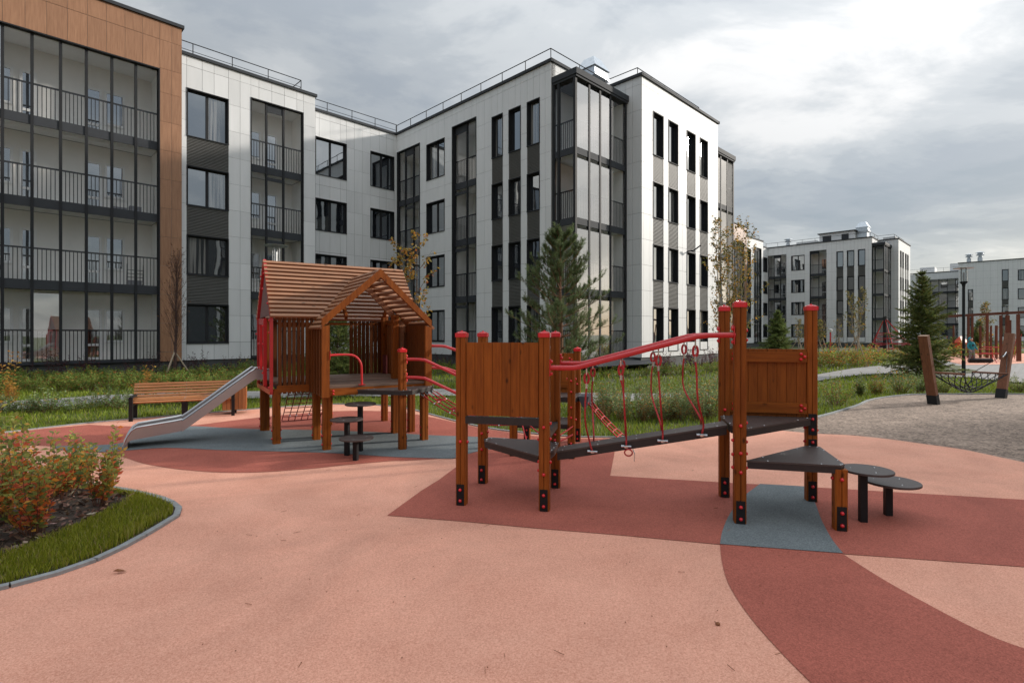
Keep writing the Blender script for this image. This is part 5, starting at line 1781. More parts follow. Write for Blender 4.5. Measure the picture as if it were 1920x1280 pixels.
# ------------------------------------------------------------------ bench and litter bin
def bench():
    Ax, Ay = G(243, 789); 
    ang = math.atan2(10.40 - 9.82, -5.83 + 7.04)
    rt = empty('park_bench', (-7.04, 9.82, 0), ang, label='long slatted wooden bench with black legs on the pink surface behind the slide', cat='bench')
    Lb = 1.72
    # slat positions (depth y, height z) following a seat that curls up into the back
    prof = [(-0.02, 0.335), (0.04, 0.36), (0.11, 0.362), (0.18, 0.36), (0.25, 0.358), (0.31, 0.375), (0.35, 0.42), (0.375, 0.475), (0.40, 0.53), (0.425, 0.585), (0.445, 0.635)]
    seat = MB(); seat.box(0, 0.01, 0, 0.01, 0.3, 0.31)
    for i, (y, z) in enumerate(prof):
        a = prof[max(i - 1, 0)]; b = prof[min(i + 1, len(prof) - 1)]
        d = Vector((0, b[0] - a[0], b[1] - a[1])).normalized()
        up = Vector((0, -d.z, d.y))
        mb = MB(); mb.bar((0.0, y, z), (Lb, y, z), 0.040, 0.024, up)
        s_ = obj('slat', mb, 'wood_bench', rt)
        for x in (0.06, Lb / 2, Lb - 0.06):
            p = Vector((x, y, z)) + up * 0.0125
            sc = MB(); sc.lathe([(.008, -.002), (.005, .002)], p, 6); obj('screw', sc, 'steel_bright', s_)
    for x in (0.03, Lb / 2, Lb - 0.03):
        mb = MB()
        if x != Lb / 2:
            mb.prism([(x - .03, -0.10), (x + .03, -0.10), (x + .03, -0.035), (x - .03, -0.035)], 0, 0.42)
            mb.box(x - .03, x + .03, 0.30, 0.36, 0, 0.34)
            mb.box(x - .028, x + .028, -0.035, 0.30, 0.27, 0.335)
            mb.bar((x, -0.09, 0.425), (x, 0.36, 0.435), 0.056, 0.03)
        else:
            mb.box(x - .045, x + .045, 0.02, 0.08, 0, 0.335); mb.box(x - .03, x + .03, 0.28, 0.34, 0, 0.335); mb.box(x - .028, x + .028, 0.08, 0.28, 0.27, 0.335)
        obj('leg', mb, 'black_steel', rt)


bench()


def litter_bin():
    rt = empty('litter_bin', (-5.62, 10.82, 0), R(25), label='square litter bin clad in upright orange-brown slats right of the bench', cat='litter bin')
    mb = MB(); mb.box(-0.19, 0.19, -0.19, 0.19, 0.10, 0.50); body = obj('body', mb, 'black_steel', rt)
    for s in range(4):
        a = s * math.pi / 2
        for k in range(6):
            x = -0.20 + k * 0.0675
            mb = MB(); mb.box(x, x + .060, -0.215, -0.193, 0.09, 0.52); obj('slat', mb, 'wood_bin', body, rot=(0, 0, a))
    mb = MB(); mb.box(-.03, .03, -.03, .03, 0, 0.10); obj('leg', mb, 'black_steel', rt)


litter_bin()


# ------------------------------------------------------------------ lamps
def lamp(x, y, h, label):
    rt = empty('street_lamp', (x, y, 0), label=label, cat='street lamp', group='disc topped lamps in the yard')
    mb = MB(); mb.tube([(0, 0, 0), (0, 0, 0.55)], 0.065, 10); mb.tube([(0, 0, .55), (0, 0, h - 0.62)], 0.05, 10); mb.lathe([(.05, h - .75), (.06, h - .66), (.13, h - .58), (.13, h - .55)], n=16)
    obj('pole', mb, 'metal_dark', rt, smooth=True)
    mb = MB(); mb.lathe([(.115, h - .55), (.115, h - .04)], n=16); obj('glass', mb, 'glass_clear', rt, smooth=True)
    mb = MB()
    for k in range(4):
        a = math.pi / 2 * k; mb.tube([(.1 * math.cos(a), .1 * math.sin(a), h - .55), (.1 * math.cos(a), .1 * math.sin(a), h - .04)], 0.008, 5)
    mb.tube([(0, 0, h - .55), (0, 0, h - .2)], 0.03, 8)
    obj('cage', mb, 'steel', rt)
    mb = MB(); mb.lathe([(.10, h - .04), (.32, h - .035), (.33, h - .02), (.12, h), (.02, h + .01)], n=24); obj('lamp_shade', mb, 'galvanised', rt)


lamp(-6.9, 15.6, 4.2, 'lamp with flat disc top and glass cylinder standing behind the playhouse roof')
lamp(17.7, 20.9, 4.2, 'dark lamp post with flat disc top beside the hammock and the spruce')
lamp(46.4, 50, 4.3, 'distant small disc topped lamp above the timber climbing frame at right')


# ------------------------------------------------------------------ hammock
def hammock():
    L0 = Vector((9.65, 12.2, 0)); L1 = Vector((12.28, 13.4, 0))
    ax = (L1 - L0).normalized()
    rt = empty('hammock_stand', (L0.x, L0.y, 0), math.atan2(ax.y, ax.x), label='black rope hammock slung between two leaning timber posts on the gravel', cat='hammock')
    D = (L1 - L0).length
    for x, top in ((0, (-0.40, 0.0, 1.56)), (D, (D + 0.45, 0.0, 1.60))):
        mb = MB(); p = Vector((x, 0, -0.02)); q = Vector(top)
        d = (q - p).normalized()
        for s in (-1, 1):
            mb.bar(p + Vector((0, 0.049 * s, 0)), q + Vector((0, 0.049 * s, 0)), 0.095, 0.10, (1, 0, 0))
        po = obj('post', mb, 'wood_leaning', rt)
        mb = MB(); mb.bar(p, p + d * 0.24, 0.205, 0.115, (1, 0, 0)); obj('foot_sleeve', mb, 'metal_dark', po)
        mb = MB(); mb.bar(q, q + d * 0.006, 0.19, 0.098, (1, 0, 0)); obj('end_grain', mb, 'wood_cut', po)
    b0, b1 = (0.50, 0.36, 0.69), (D - 0.52, 0.36, 0.64)
    for i, (x, hw, z) in enumerate((b0, b1)):
        mb = MB(); mb.tube([(x, -hw, z), (x, hw, z)], 0.024, 8); br = obj('spreader_bar', mb, 'wood_leaning', rt)
        mb = MB()
        hx = -0.27 if i == 0 else D + 0.31
        for s in (-1, 1):
            mb.tube(rope_path((hx, 0, 1.12), (x, s * hw * 0.9, z), 0.0, 3), 0.008, 5)
        obj('suspension_rope', mb, 'rope_black', br)
        ch = MB(); sgn = 1 if i == 0 else -1
        ch.tube([(hx, 0, 1.16), (hx + sgn * .12, 0, 1.06), (hx + sgn * .2, 0, 1.02)], 0.018, 6); ch.tube([(hx, 0, 1.16), (hx - sgn * .01, 0, .95)], 0.018, 6)
        obj('chain', ch, 'steel_bright', br)
    net = MB()
    nx, ny = 13, 9
    def pt(i, j):
        t = i / nx; s = j / ny
        k = 4 * t * (1 - t)
        hw = b0[1] * (1 - 0.62 * k)
        y = (s * 2 - 1) * hw
        z = b0[2] + (b1[2] - b0[2]) * t - (0.47 * k * (1 - 0.28 * (2 * s - 1) ** 2))
        return (b0[0] + (b1[0] - b0[0]) * t, y, z)
    for i in range(nx):
        for j in range(ny + 1):
            if (i + j) % 2 == 0:
                if j < ny: net.tube([pt(i, j), pt(i + 1, j + 1)], 0.0095, 4, False)
            else:
                if j > 0: net.tube([pt(i, j), pt(i + 1, j - 1)], 0.0095, 4, False)
                if j < ny: net.tube([pt(i, j), pt(i, j + 1)], 0.006, 4, False) if i in (0, nx - 1) else None
    for j in (0, ny): net.tube([pt(i, j) for i in range(nx + 1)], 0.012, 5)
    obj('hammock_net', net, 'rope_black', rt)


hammock()


# ------------------------------------------------------------------ far playground
def far_playground():
    def at(px, py): return G(px, py)
    rt = empty('timber_climbing_frame', (*at(1860, 684), 0), 0, label='large far climbing frame of red-brown posts under an overhead beam', cat='climbing frame')
    ox, oy = at(1860, 684)
    def P(px, py, top, w=0.15, m='wood_far'):
        x, y = at(px, py); zt = H + (626 - top) * y / 1000
        w *= .62
        mb = MB(); mb.box(-w / 2, w / 2, -w / 2, w / 2, 0, zt); o = obj('post', mb, m, rt, loc=(x - ox, y - oy, 0)); return x, y, zt
    for px, py, top, w in ((1788, 669, 610, 0.13), (1815.5, 671, 592, .16), (1823, 672, 592, .16), (1838, 671, 611, .16), (1851, 671, 591, .19), (1858, 672, 611, .13), (1868, 672, 610, .16),
                           (1876.5, 674, 591, .18), (1889, 675, 591, .24), (1894, 676, 600, .14), (1909, 677, 589, .2), (1911, 677, 632, .22), (1930, 677, 590, .2)):
        P(px, py, top, w)
    a = at(1765, 673); b = at(1960, 676)
    za = H + (626 - 593.5) * a[1] / 1000; zb = H + (626 - 583) * b[1] / 1000
    mb = MB(); mb.bar((a[0] - ox, a[1] - oy, za), (b[0] - ox, b[1] - oy, zb), 0.14, 0.16); obj('beam', mb, 'wood_far', rt)
    mb = MB()
    for z in (0.35, 0.75):
        p = at(1838, 671); q = at(1875, 673)
        mb.tube([(p[0] - ox, p[1] - oy - .1, z), (q[0] - ox, q[1] - oy - .1, z)], 0.03, 5)
    obj('cross_bar', mb, 'red_steel', rt)
    # net ropes
    mb = MB()
    for k in range(5):
        p = at(1890 + 4 * k, 676); mb.tube([(p[0] - ox, p[1] - oy, 0.1), (p[0] - ox + .3, p[1] - oy, 1.6)], 0.02, 4)
    obj('net_rope', mb, 'rope_red', rt)

    rt2 = empty('seesaw', (*at(1838, 680), 0), 0, label='black roller with red frame lying behind the child in turquoise', cat='play roller')
    mb = MB(); mb.tube([(-0.62, 0, 0.13), (0.62, 0, 0.13)], 0.12, 14); obj('roller', mb, 'black_steel', rt2, smooth=True)
    mb = MB()
    mb.tube([(-0.75, 0.1, 0), (-0.75, 0.1, 0.5), (0.75, 0.1, 0.5), (0.75, -0.2, 0)], 0.025, 6); 
    mb.tube([(-0.75, 0.3, 0), (-0.75, 0.3, 0.75), (0.95, 0.3, 0.75), (0.95, 0.3, 0)], 0.018, 6)
    obj('frame', mb, 'red_steel', rt2)

    x, y = at(1802, 664)
    rt3 = empty('small_playhouse', (x, y, 0), R(20), label='distant small orange playhouse behind the lamp post', cat='playhouse')
    rt3.scale = (.55, .55, .62)
    mb = MB(); mb.box(-.7, .7, -.5, .5, 0.5, 1.5); obj('body', mb, 'orange_paint', rt3)
    mb = MB(); mb.add([(-.85, -.6, 1.5), (.85, -.6, 1.5), (.85, .6, 1.5), (-.85, .6, 1.5), (-.3, 0, 2.3), (.3, 0, 2.3)], [(0, 1, 5, 4), (1, 2, 5), (2, 3, 4, 5), (3, 0, 4), (0, 3, 2, 1)]); obj('roof', mb, 'orange_paint', rt3)
    mb = MB(); mb.box(-.25, .3, -.52, -.50, .6, 1.3); obj('doorway', mb, 'black_steel', rt3)
    mb = MB(); mb.bar((-.8, -.5, .2), (-1.2, -.5, 1.2), .1); obj('side_panel', mb, 'yellow_paint', rt3)
    for sx in (-.6, .6):
        mb = MB(); mb.box(sx - .06, sx + .06, -.45, -.35, 0, .5); obj('leg', mb, 'wood_far', rt3)

    # red rope pyramid
    x, y = at(1672, 661)
    rt4 = empty('rope_pyramid', (x, y, 0), 0, label='distant red rope climbing net on a dark mast before the middle block', cat='climbing net')
    mb = MB(); mb.tube([(-0.6, 0, 0), (-0.6, 0, 3.1)], 0.14, 8); mb.tube([(1.6, 0.4, 0), (1.6, .4, 1.6)], .05, 6); obj('mast', mb, 'metal_dark', rt4)
    mb = MB(); c = (-0.6, 0, 3.0)
    feet = [(1.9 * math.cos(a), 1.9 * math.sin(a), 0.05) for a in [k * math.pi / 3 for k in range(6)]]
    for k in range(6):
        f = feet[k]; mb.tube([c, f], 0.03, 4)
        for t_ in (0.45, 0.6, 0.75, 0.9):
            p = [c[i] + (f[i] - c[i]) * t_ for i in range(3)]; g = feet[(k + 1) % 6]; q = [c[i] + (g[i] - c[i]) * t_ for i in range(3)]
            mb.tube([p, q], 0.022, 4)
            p2 = [c[i] + (f[i] - c[i]) * (t_ + .1) for i in range(3)]
            mb.tube([q, p2], 0.018, 4)
    obj('rope_net', mb, 'rope_red', rt4)
    x, y = at(1557, 662)
    rt5 = empty('speaker_post', (x, y, 0), 0, label='slim red post with small white head before the middle block', cat='post')
    mb = MB(); mb.tube([(0, 0, 0), (0, 0, 1.75)], 0.06, 8); obj('pole', mb, 'red_steel', rt5)
    mb = MB(); mb.lathe([(.1, 1.75), (.14, 1.85), (.14, 2.0), (.03, 2.05)], n=10); obj('head', mb, 'white_paint', rt5)


far_playground()


# ------------------------------------------------------------------ vegetation
def rand_dirs(n, up=0.0):
    v = rng.normal(size=(n, 3)); v[:, 2] += up
    return v / np.linalg.norm(v, axis=1, keepdims=True)


def leaves_mesh(name, P, D, length, width, colors, fold=0.25, droop=0.0):
    """one small folded leaf (two quads) per point; D = direction it points"""
    n = len(P)
    L_ = np.broadcast_to(np.asarray(length, float), (n,))[:, None]
    W_ = np.broadcast_to(np.asarray(width, float), (n,))[:, None]
    ref = rand_dirs(n)
    S = np.cross(D, ref); S /= (np.linalg.norm(S, axis=1, keepdims=True) + 1e-9)
    N = np.cross(S, D)
    b = P; t = P + D * L_ + np.array([0, 0, -1.0]) * droop * L_
    mid = P + D * L_ * 0.5 + N * W_ * -fold
    l = P + D * L_ * 0.45 + S * W_ * 0.5; r = P + D * L_ * 0.45 - S * W_ * 0.5
    V = np.stack([b, l, t, r, mid], axis=1).reshape(-1, 3)
    o = (np.arange(n) * 5)[:, None]
    F = np.stack([o + np.array([[0, 4, 2]]) * 0 + np.array([0, 1, 2]), o + np.array([0, 2, 3])], axis=1)
    # use the folded midrib: faces (b, l, t... ) as two triangles each side
    F = np.concatenate([np.concatenate([o + np.array([0, 1, 4]), o + np.array([1, 2, 4])], 0), np.concatenate([o + np.array([0, 4, 3]), o + np.array([4, 2, 3])], 0)], 0)
    C = np.concatenate([colors] * 4, 0)
    return np_mesh(name, V, F, C)


def blades_mesh(name, P, h, w, colors, lean=0.35):
    n = len(P)
    a = rng.uniform(0, 2 * np.pi, n)
    S = np.stack([np.cos(a), np.sin(a), np.zeros(n)], 1)
    b = rng.uniform(0, 2 * np.pi, n)
    ln = rng.uniform(0.05, lean, n)[:, None]
    B = np.stack([np.cos(b), np.sin(b), np.zeros(n)], 1) * ln
    h = h[:, None]; w = w[:, None]
    up = np.array([[0, 0, 1.0]])
    v0 = P - S * w / 2; v1 = P + S * w / 2
    m = P + up * h * 0.55 + B * h * 0.35
    v2 = m + S * w * 0.4; v3 = m - S * w * 0.4
    tip = P + up * h * (1 - 0.25 * ln) + B * h
    V = np.stack([v0, v1, v2, v3, tip], 1).reshape(-1, 3)
    o = (np.arange(n) * 5)[:, None]
    F = np.concatenate([o + np.array([0, 1, 2]), o + np.array([0, 2, 3]), o + np.array([3, 2, 4])], 0)
    return np_mesh(name, V, F, np.concatenate([colors] * 3, 0))


def mixcol(n, palette, weights, jitter=0.18):
    pal = np.array(palette); w = np.array(weights, float); w /= w.sum()
    c = pal[rng.choice(len(pal), n, p=w)]
    return np.clip(c * rng.uniform(1 - jitter, 1 + jitter, (n, 1)) * rng.uniform(1 - jitter * .4, 1 + jitter * .4, (n, 3)), 0.004, 0.9)


GRASS = [(0.21, 0.28, 0.024), (0.28, 0.335, 0.034), (0.14, 0.20, 0.02), (0.28, 0.27, 0.06), (0.30, 0.24, 0.10)]


def grass_field(name, poly, excl, dens, h, w, z=0.0, box=None, near=None, pal=None):
    X0, X1, Y0, Y1 = box
    area = (X1 - X0) * (Y1 - Y0)
    n = int(area * dens)
    X = rng.uniform(X0, X1, n); Y = rng.uniform(Y0, Y1, n)
    if near: keep = rng.uniform(size=n) < np.minimum(1, (near / Y) ** 1.5); X, Y = X[keep], Y[keep]
    ok = inside(poly, X, Y) if poly is not None else np.ones(len(X), bool)
    for e in excl: ok &= ~inside(e, X, Y)
    ok &= np.abs(X) < Y * 1.05 + 1.0
    X, Y = X[ok], Y[ok]
    n = len(X)
    # patchy growth
    patch = 0.75 + 0.25 * np.sin(X * 2.1 + np.cos(Y * 1.7) * 2) * np.cos(Y * 2.7 + np.sin(X * 1.3))
    hh = h * rng.uniform(0.5, 1.25, n) * patch
    ww = w * rng.uniform(0.7, 1.3, n)
    if near: ww = ww * np.maximum(1, Y / near) ** 0.8
    me = blades_mesh(name, np.stack([X, Y, np.full(n, z)], 1), hh, ww, mixcol(n, pal or GRASS, [5, 4, 3, 1, 0.35]), 0.55)
    return obj(name, me, 'grass_blade', kind='stuff', label='short green grass')


def shrink(poly, d):
    """crude inward offset of a closed outline"""
    n = len(poly); out = []
    A = sum(poly[i][0] * poly[(i + 1) % n][1] - poly[(i + 1) % n][0] * poly[i][1] for i in range(n))
    s = 1 if A > 0 else -1
    for i in range(n):
        p0 = Vector(poly[i - 1]); p1 = Vector(poly[(i + 1) % n])
        t = (p1 - p0).normalized()
        out.append((poly[i][0] - t.y * d * s, poly[i][1] + t.x * d * s))
    return out


mulch_px = [(-420, 1120), (-200, 1085), (0, 1046), (80, 1018), (140, 990), (200, 962), (236, 945), (238, 932), (200, 925), (100, 905), (0, 896), (-420, 885)]
mulch_poly = smooth_line(PT(mulch_px), 3)
inner_bed = shrink(bed_out, 0.05)
grass_field('grass', inner_bed, [mulch_poly], 13000, 0.085, 0.0045, 0.012, (-5.2, -2.6, 3.0, 6.6), pal=[(0.27, 0.29, 0.022), (0.36, 0.36, 0.04), (0.17, 0.20, 0.015), (0.46, 0.40, 0.12), (0.42, 0.30, 0.15)])


def mulch_field():
    n = 5200
    X = rng.uniform(-6.2, -3.0, n); Y = rng.uniform(3.2, 6.6, n)
    ok = inside(shrink(mulch_poly, -0.05), X, Y); X, Y = X[ok], Y[ok]; n = len(X)
    P = np.stack([X, Y, 0.014 + rng.uniform(0, 0.03, n)], 1)
    D = rand_dirs(n); D[:, 2] *= 0.25; D /= np.linalg.norm(D, axis=1, keepdims=True)
    c = mixcol(n, [(0.17, 0.09, 0.06), (0.25, 0.15, 0.11), (0.09, 0.055, 0.04), (0.38, 0.28, 0.22)], [4, 3, 3, 1], 0.3)
    me = leaves_mesh('bark_mulch', P, D, rng.uniform(0.03, 0.085, n), rng.uniform(0.018, 0.04, n), c, 0.15)
    obj('bark_mulch', me, 'mulch', kind='stuff', label='brown bark mulch')


mulch_field()

# lawn between the play surface, the paths and the buildings
lawn_excl = [pink_poly, grav_poly, path_poly, square_poly]
grass_field('grass', None, lawn_excl, 620, 0.13, 0.010, -0.04, (-17, 16, 8.4, 18), near=9.8)
grass_field('grass', None, lawn_excl + [far_pink], 60, 0.16, 0.03, -0.04, (-22, 46, 18, 48), near=22)


def shrub(name, x, y, h, w, pal, wts, n_stem, n_leaf, leaf=0.04, lw=0.5, label=None, group=None, up=1.4, z=0.0, stem='stem_red', cat='shrub', grad=None, r=0.004, bare=0.15, tree_like=False):
    """many upright curved stems, leaves set along them; colours may change from top to base"""
    rt = empty(name, (x, y, z), 0, label=label, cat=cat, group=group)
    st = MB(); Ps = []; Ds = []; Hs = []
    for i in range(n_stem):
        a = random.uniform(0, 2 * math.pi)
        rr = w / 2 * math.sqrt(random.random())
        hh = h * random.uniform(0.55, 1.12) * (1 - 0.25 * (rr / (w / 2)))
        if name == 'shrub' and i < 2: hh = h * random.uniform(1.15, 1.28)
        b0 = Vector((rr * .25 * math.cos(a), rr * .25 * math.sin(a), 0))
        t0 = Vector((rr * math.cos(a), rr * math.sin(a), hh))
        bend = Vector((random.uniform(-.05, .05), random.uniform(-.05, .05), 0)) * h
        pts = []
        for k in range(6):
            t = k / 5
            p = b0.lerp(t0, t); p += bend * 4 * t * (1 - t); pts.append(p)
        st.tube(pts, [r * (1.2 - t) for t in np.linspace(0, 1, 6)], 4, False)
        m = n_leaf
        for k in range(m):
            t = bare + (1 - bare) * (k + random.random()) / m
            f = t * 5; i0 = min(4, int(f)); p = pts[i0].lerp(pts[i0 + 1], f - i0)
            Ps.append(p); Hs.append(t)
            an = k * 2.4 + random.uniform(-.4, .4)
            d = Vector((math.cos(an), math.sin(an), random.uniform(0.0, up))).normalized(); Ds.append(d)
    P = np.array([tuple(p) for p in Ps]); D = np.array([tuple(d) for d in Ds]); T = np.array(Hs)
    n = len(P)
    c = mixcol(n, pal, wts)
    if grad is not None:
        g = mixcol(n, grad[0], grad[1]); sel = rng.uniform(size=n) < np.clip((T - grad[2]) * grad[3], 0, 1)
        c[sel] = g[sel]
    P = P + D * rng.uniform(0, 0.012, (n, 1))
    me = leaves_mesh('foliage', P, D, leaf * rng.uniform(0.6, 1.2, n), leaf * lw * rng.uniform(.8, 1.2, n), c, 0.12, 0.15)
    obj('foliage', me, 'leaf', rt)
    obj('stem', st, stem, rt)
    return rt


GRN = [(0.22, 0.27, 0.075), (0.34, 0.37, 0.10), (0.12, 0.18, 0.06)]
ORG = [(0.74, 0.22, 0.05), (0.76, 0.38, 0.07), (0.72, 0.16, 0.08), (0.36, 0.27, 0.06)]
# foreground shrubs in autumn colour
fg = [(68, 1003, 0.74, 0.62, 'tall foreground shrub with coral and green leaves nearest the grass edge', 0.62),
      (185, 948, 0.56, 0.40, 'foreground shrub at the right end of the bed, orange at its foot', 0.5),
      (-5, 985, 0.66, 0.50, 'yellow-green foreground shrub cut by the left edge of the view', 0.35),
      (118, 935, 0.50, 0.55, 'green foreground shrub behind the coral one', 0.3),
      (30, 940, 0.62, 0.50, 'orange and green shrub at the back of the planting bed', 0.6),
      (-60, 950, 0.70, 0.6, 'shrub just past the left edge of the view', 0.4),
      (-70, 1040, 0.62, 0.55, 'low shrub past the left edge beside the mulch', 0.4),
      (150, 915, 0.44, 0.4, 'small green shrub at the rear edge of the bed by the red surface', 0.2)]
for i, (px, py, h, w, lab, org) in enumerate(fg):
    x, y = G(px, py)
    shrub('shrub', x, y, h * 1.04, w, ORG + GRN, [5 * org, 4 * org, 6 * org, 1.5, 1.5, 2, .6], 20, 40, 0.062, 0.50, lab, 'foreground shrubs in the planting bed', z=0.012,
          grad=([(0.30, 0.34, 0.09), (0.42, 0.42, 0.11), (0.15, 0.20, 0.06), (0.62, 0.36, 0.08)], [3, 3, 1.5, 1], 0.35, 1.3))


def row_of(name, cat, spots, h, w, pal, wts, ns, nl, leaf, label, group, **k):
    """kind built once, then copied with its parts and turned about"""
    protos = []
    for i, (x, y, s) in enumerate(spots):
        if i < 3:
            o = shrub(name, x, y, h, w, pal, wts, ns, nl, leaf, 0.5, label, group, cat=cat, **k); protos.append(o)
        else:
            o = dup_tree(protos[i % 3]); o.location = (x, y, -0.03)
        o.scale = (s, s, s * random.uniform(0.85, 1.15)); o.rotation_euler = (0, 0, random.uniform(0, 6.28))
        o.location.z = -0.03


def border(name, spots, h, w, pal, wts, ns, nl, leaf, label, stem='stem_red'):
    """a planted border that reads as one mass: three bushes repeated, turned and scaled into one mesh"""
    protos = []
    for i in range(4):
        o = shrub('proto', 0, 0, h, w, pal, wts, ns, nl, leaf, 0.5)
        fo = [c for c in o.children if c.name.startswith('foliage')][0]; so = [c for c in o.children if c.name.startswith('stem')][0]
        dat = []
        for c in (fo, so):
            me = c.data
            V = np.empty(len(me.vertices) * 3, np.float32); me.vertices.foreach_get('co', V)
            k = len(me.polygons[0].vertices)
            F = np.empty(len(me.loops), np.int32); me.loops.foreach_get('vertex_index', F)
            C = None
            if c is fo:
                C = np.empty(len(me.loops) * 4, np.float32); me.color_attributes['tint'].data.foreach_get('color', C); C = C.reshape(-1, k, 4)[:, 0, :3]
            dat.append((V.reshape(-1, 3), F.reshape(-1, k), C))
        protos.append(dat)
        for c in (fo, so, o): bpy.data.objects.remove(c)
    out = []
    for q in range(2):
        Vs, Fs, Cs = [], [], []; off = 0
        for i, (x, y, sc) in enumerate(spots):
            V, F, C = protos[i % 4][q]
            a = (i * 2.39) % 6.28; ca, sa = math.cos(a), math.sin(a)
            W = np.stack([(V[:, 0] * ca - V[:, 1] * sa) * sc + x, (V[:, 0] * sa + V[:, 1] * ca) * sc + y, V[:, 2] * sc * (0.85 + 0.3 * ((i * 7) % 10) / 10) - 0.03], 1)
            Vs.append(W); Fs.append(F + off); off += len(V)
            if q == 0: Cs.append(C * (0.8 + 0.4 * ((i * 13) % 11) / 11))
        out.append(np_mesh(name, np.concatenate(Vs), np.concatenate(Fs), np.concatenate(Cs) if q == 0 else None))
    o = obj(name, out[0], 'leaf', kind='stuff', label=label)
    s_ = obj('stems', out[1], stem, o, kind='stuff')
    return o


def line_spots(px, n, jit=0.25, s0=0.8, s1=1.2, skip=()):
    L_ = [Vector(G(*p)) for p in px]
    acc = [0]
    for i in range(1, len(L_)): acc.append(acc[-1] + (L_[i] - L_[i - 1]).length)
    out = []
    for k in range(n):
        s = acc[-1] * (k + 0.5) / n
        for i in range(1, len(L_)):
            if s <= acc[i]:
                p = L_[i - 1].lerp(L_[i], (s - acc[i - 1]) / (acc[i] - acc[i - 1])); break
        out.append((p.x + random.uniform(-jit, jit), p.y + random.uniform(-jit, jit), random.uniform(s0, s1)))
    return out


MIX = [(0.16, 0.25, 0.05), (0.25, 0.34, 0.07), (0.46, 0.22, 0.05), (0.30, 0.28, 0.06), (0.34, 0.11, 0.04)]
# dark barberries against the plinths
def ab_line(a0, b0, a1, b1, n, jit=0.25):
    return [(*ab(a0 + (a1 - a0) * (k + .5) / n + random.uniform(-jit, jit), b0 + (b1 - b0) * (k + .5) / n + random.uniform(-jit, jit)), random.uniform(.75, 1.2)) for k in range(n)]


border('barberry_border', ab_line(-3.5, 24.3, 11.8, 24.6, 22) + ab_line(12.5, 25.8, 16, 25.6, 5), 1.0, 0.8, [(0.10, 0.030, 0.042), (0.15, 0.045, 0.05), (0.05, 0.020, 0.026)], [3, 1, 2], 15, 20, 0.065,
       'dark purple barberries along the grey plinth of the near block', stem='bark_dark')
border('barberry_border', ab_line(15.9, 25, 15.9, 14.6, 14) + ab_line(20.5, 11.9, 33, 11.8, 18), 0.92, 0.8, [(0.10, 0.030, 0.042), (0.15, 0.045, 0.05), (0.05, 0.020, 0.026)], [3, 1, 2], 15, 18, 0.07,
       'dark purple barberries before the long wing and the end block', stem='bark_dark')
# mixed low shrubs in front of them
border('shrub_border', ab_line(-4.5, 22.4, 11, 22.6, 26) + ab_line(-2.5, 23.4, 11, 23.5, 16) + line_spots([(-60, 716), (200, 716), (520, 712)], 30, .3) + line_spots([(-60, 724), (200, 723), (540, 719)], 34, .3) + line_spots([(-60, 733), (250, 730), (560, 725)], 30, .25), 0.50, 0.85, MIX, [5, 5, 0.8, 1.6, .5], 16, 22, 0.06,
       'mixed green and rust border left of the playhouse')
border('shrub_border', ab_line(11.5, 23.5, 13.8, 15.5, 14) + ab_line(14.5, 22.5, 14.2, 13.6, 14) + ab_line(14.8, 12.6, 19.5, 10.4, 9) + ab_line(19.5, 10.4, 32, 10.2, 18), 0.55, 0.85, MIX, [5, 5, 0.9, 2, .6], 16, 20, 0.06,
       'mixed green and rust border behind the rope bridge')
# shrubs on the near side of the path
SAGE = [(0.21, 0.29, 0.11), (0.30, 0.37, 0.16), (0.14, 0.21, 0.06), (0.60, 0.30, 0.06)]
border('shrub_border', line_spots([(-40, 775), (60, 772), (140, 767), (230, 764)], 9, 0.2) + line_spots([(245, 760), (420, 752)], 5, .12), 0.42, 0.75, SAGE, [4, 4, 3, .3], 18, 22, 0.05,
       'grey-green border between the path and the bench')
border('shrub_border', line_spots([(1110, 775), (1220, 778), (1350, 774)], 12, 0.25) + line_spots([(1100, 763), (1240, 764), (1355, 758)], 15, 0.25) + line_spots([(1150, 786), (1250, 786), (1355, 780)], 10, .2) + line_spots([(1290, 752), (1360, 748)], 6, .2), 0.62, 0.66, SAGE, [4, 5, 3, 1.1], 18, 24, 0.045,
       'grey-green border between the path and the hanging ropes')
border('spiraea_tufts', line_spots([(1130, 790), (1200, 788), (1290, 786), (1340, 784)], 8, 0.15), 0.50, 0.28, [(0.30, 0.13, 0.03), (0.24, 0.17, 0.04), (0.12, 0.14, 0.04)], [4, 3, 3], 9, 22, 0.038,
       'slender orange-brown tufts in the grass behind the hanging ropes')
for px, py, h, w, pal, wt_, lab in ((1568, 757, 0.62, 1.05, MIX, [4, 4, 1, 3, .5], 'broad round green and yellow shrub just right of the tall tower'),
                                    (1612, 741, 0.45, 0.35, GRN, [1, 1, 2], 'narrow dark green shrub left of the rusty tuft near the gravel'),
                                    (1645, 739, 0.5, 0.5, MIX, [3, 3, 3, 3, 1], 'rusty and green shrub beside the gravel edge'),
                                    (1688, 735, 0.62, 0.75, SAGE, [3, 3, 2, 2], 'grey-green shrub with a rusty side below the spruce'),
                                    (1722, 734, 0.6, 0.8, SAGE, [4, 3, 2, 0], 'grey-green shrub left of the leaning hammock post'),
                                    (1768, 735, 0.42, 0.6, GRN, [2, 2, 1], 'low green shrub behind the hammock net, left'),
                                    (1910, 733, 0.42, 0.8, GRN, [2, 2, 1], 'low green shrub behind the right hammock post')):
    x, y = G(px, py)
    shrub('shrub', x, y, h * 1.15, w, pal, wt_, 34, 26, 0.048, 0.5, lab, up=1.0, z=-0.03)
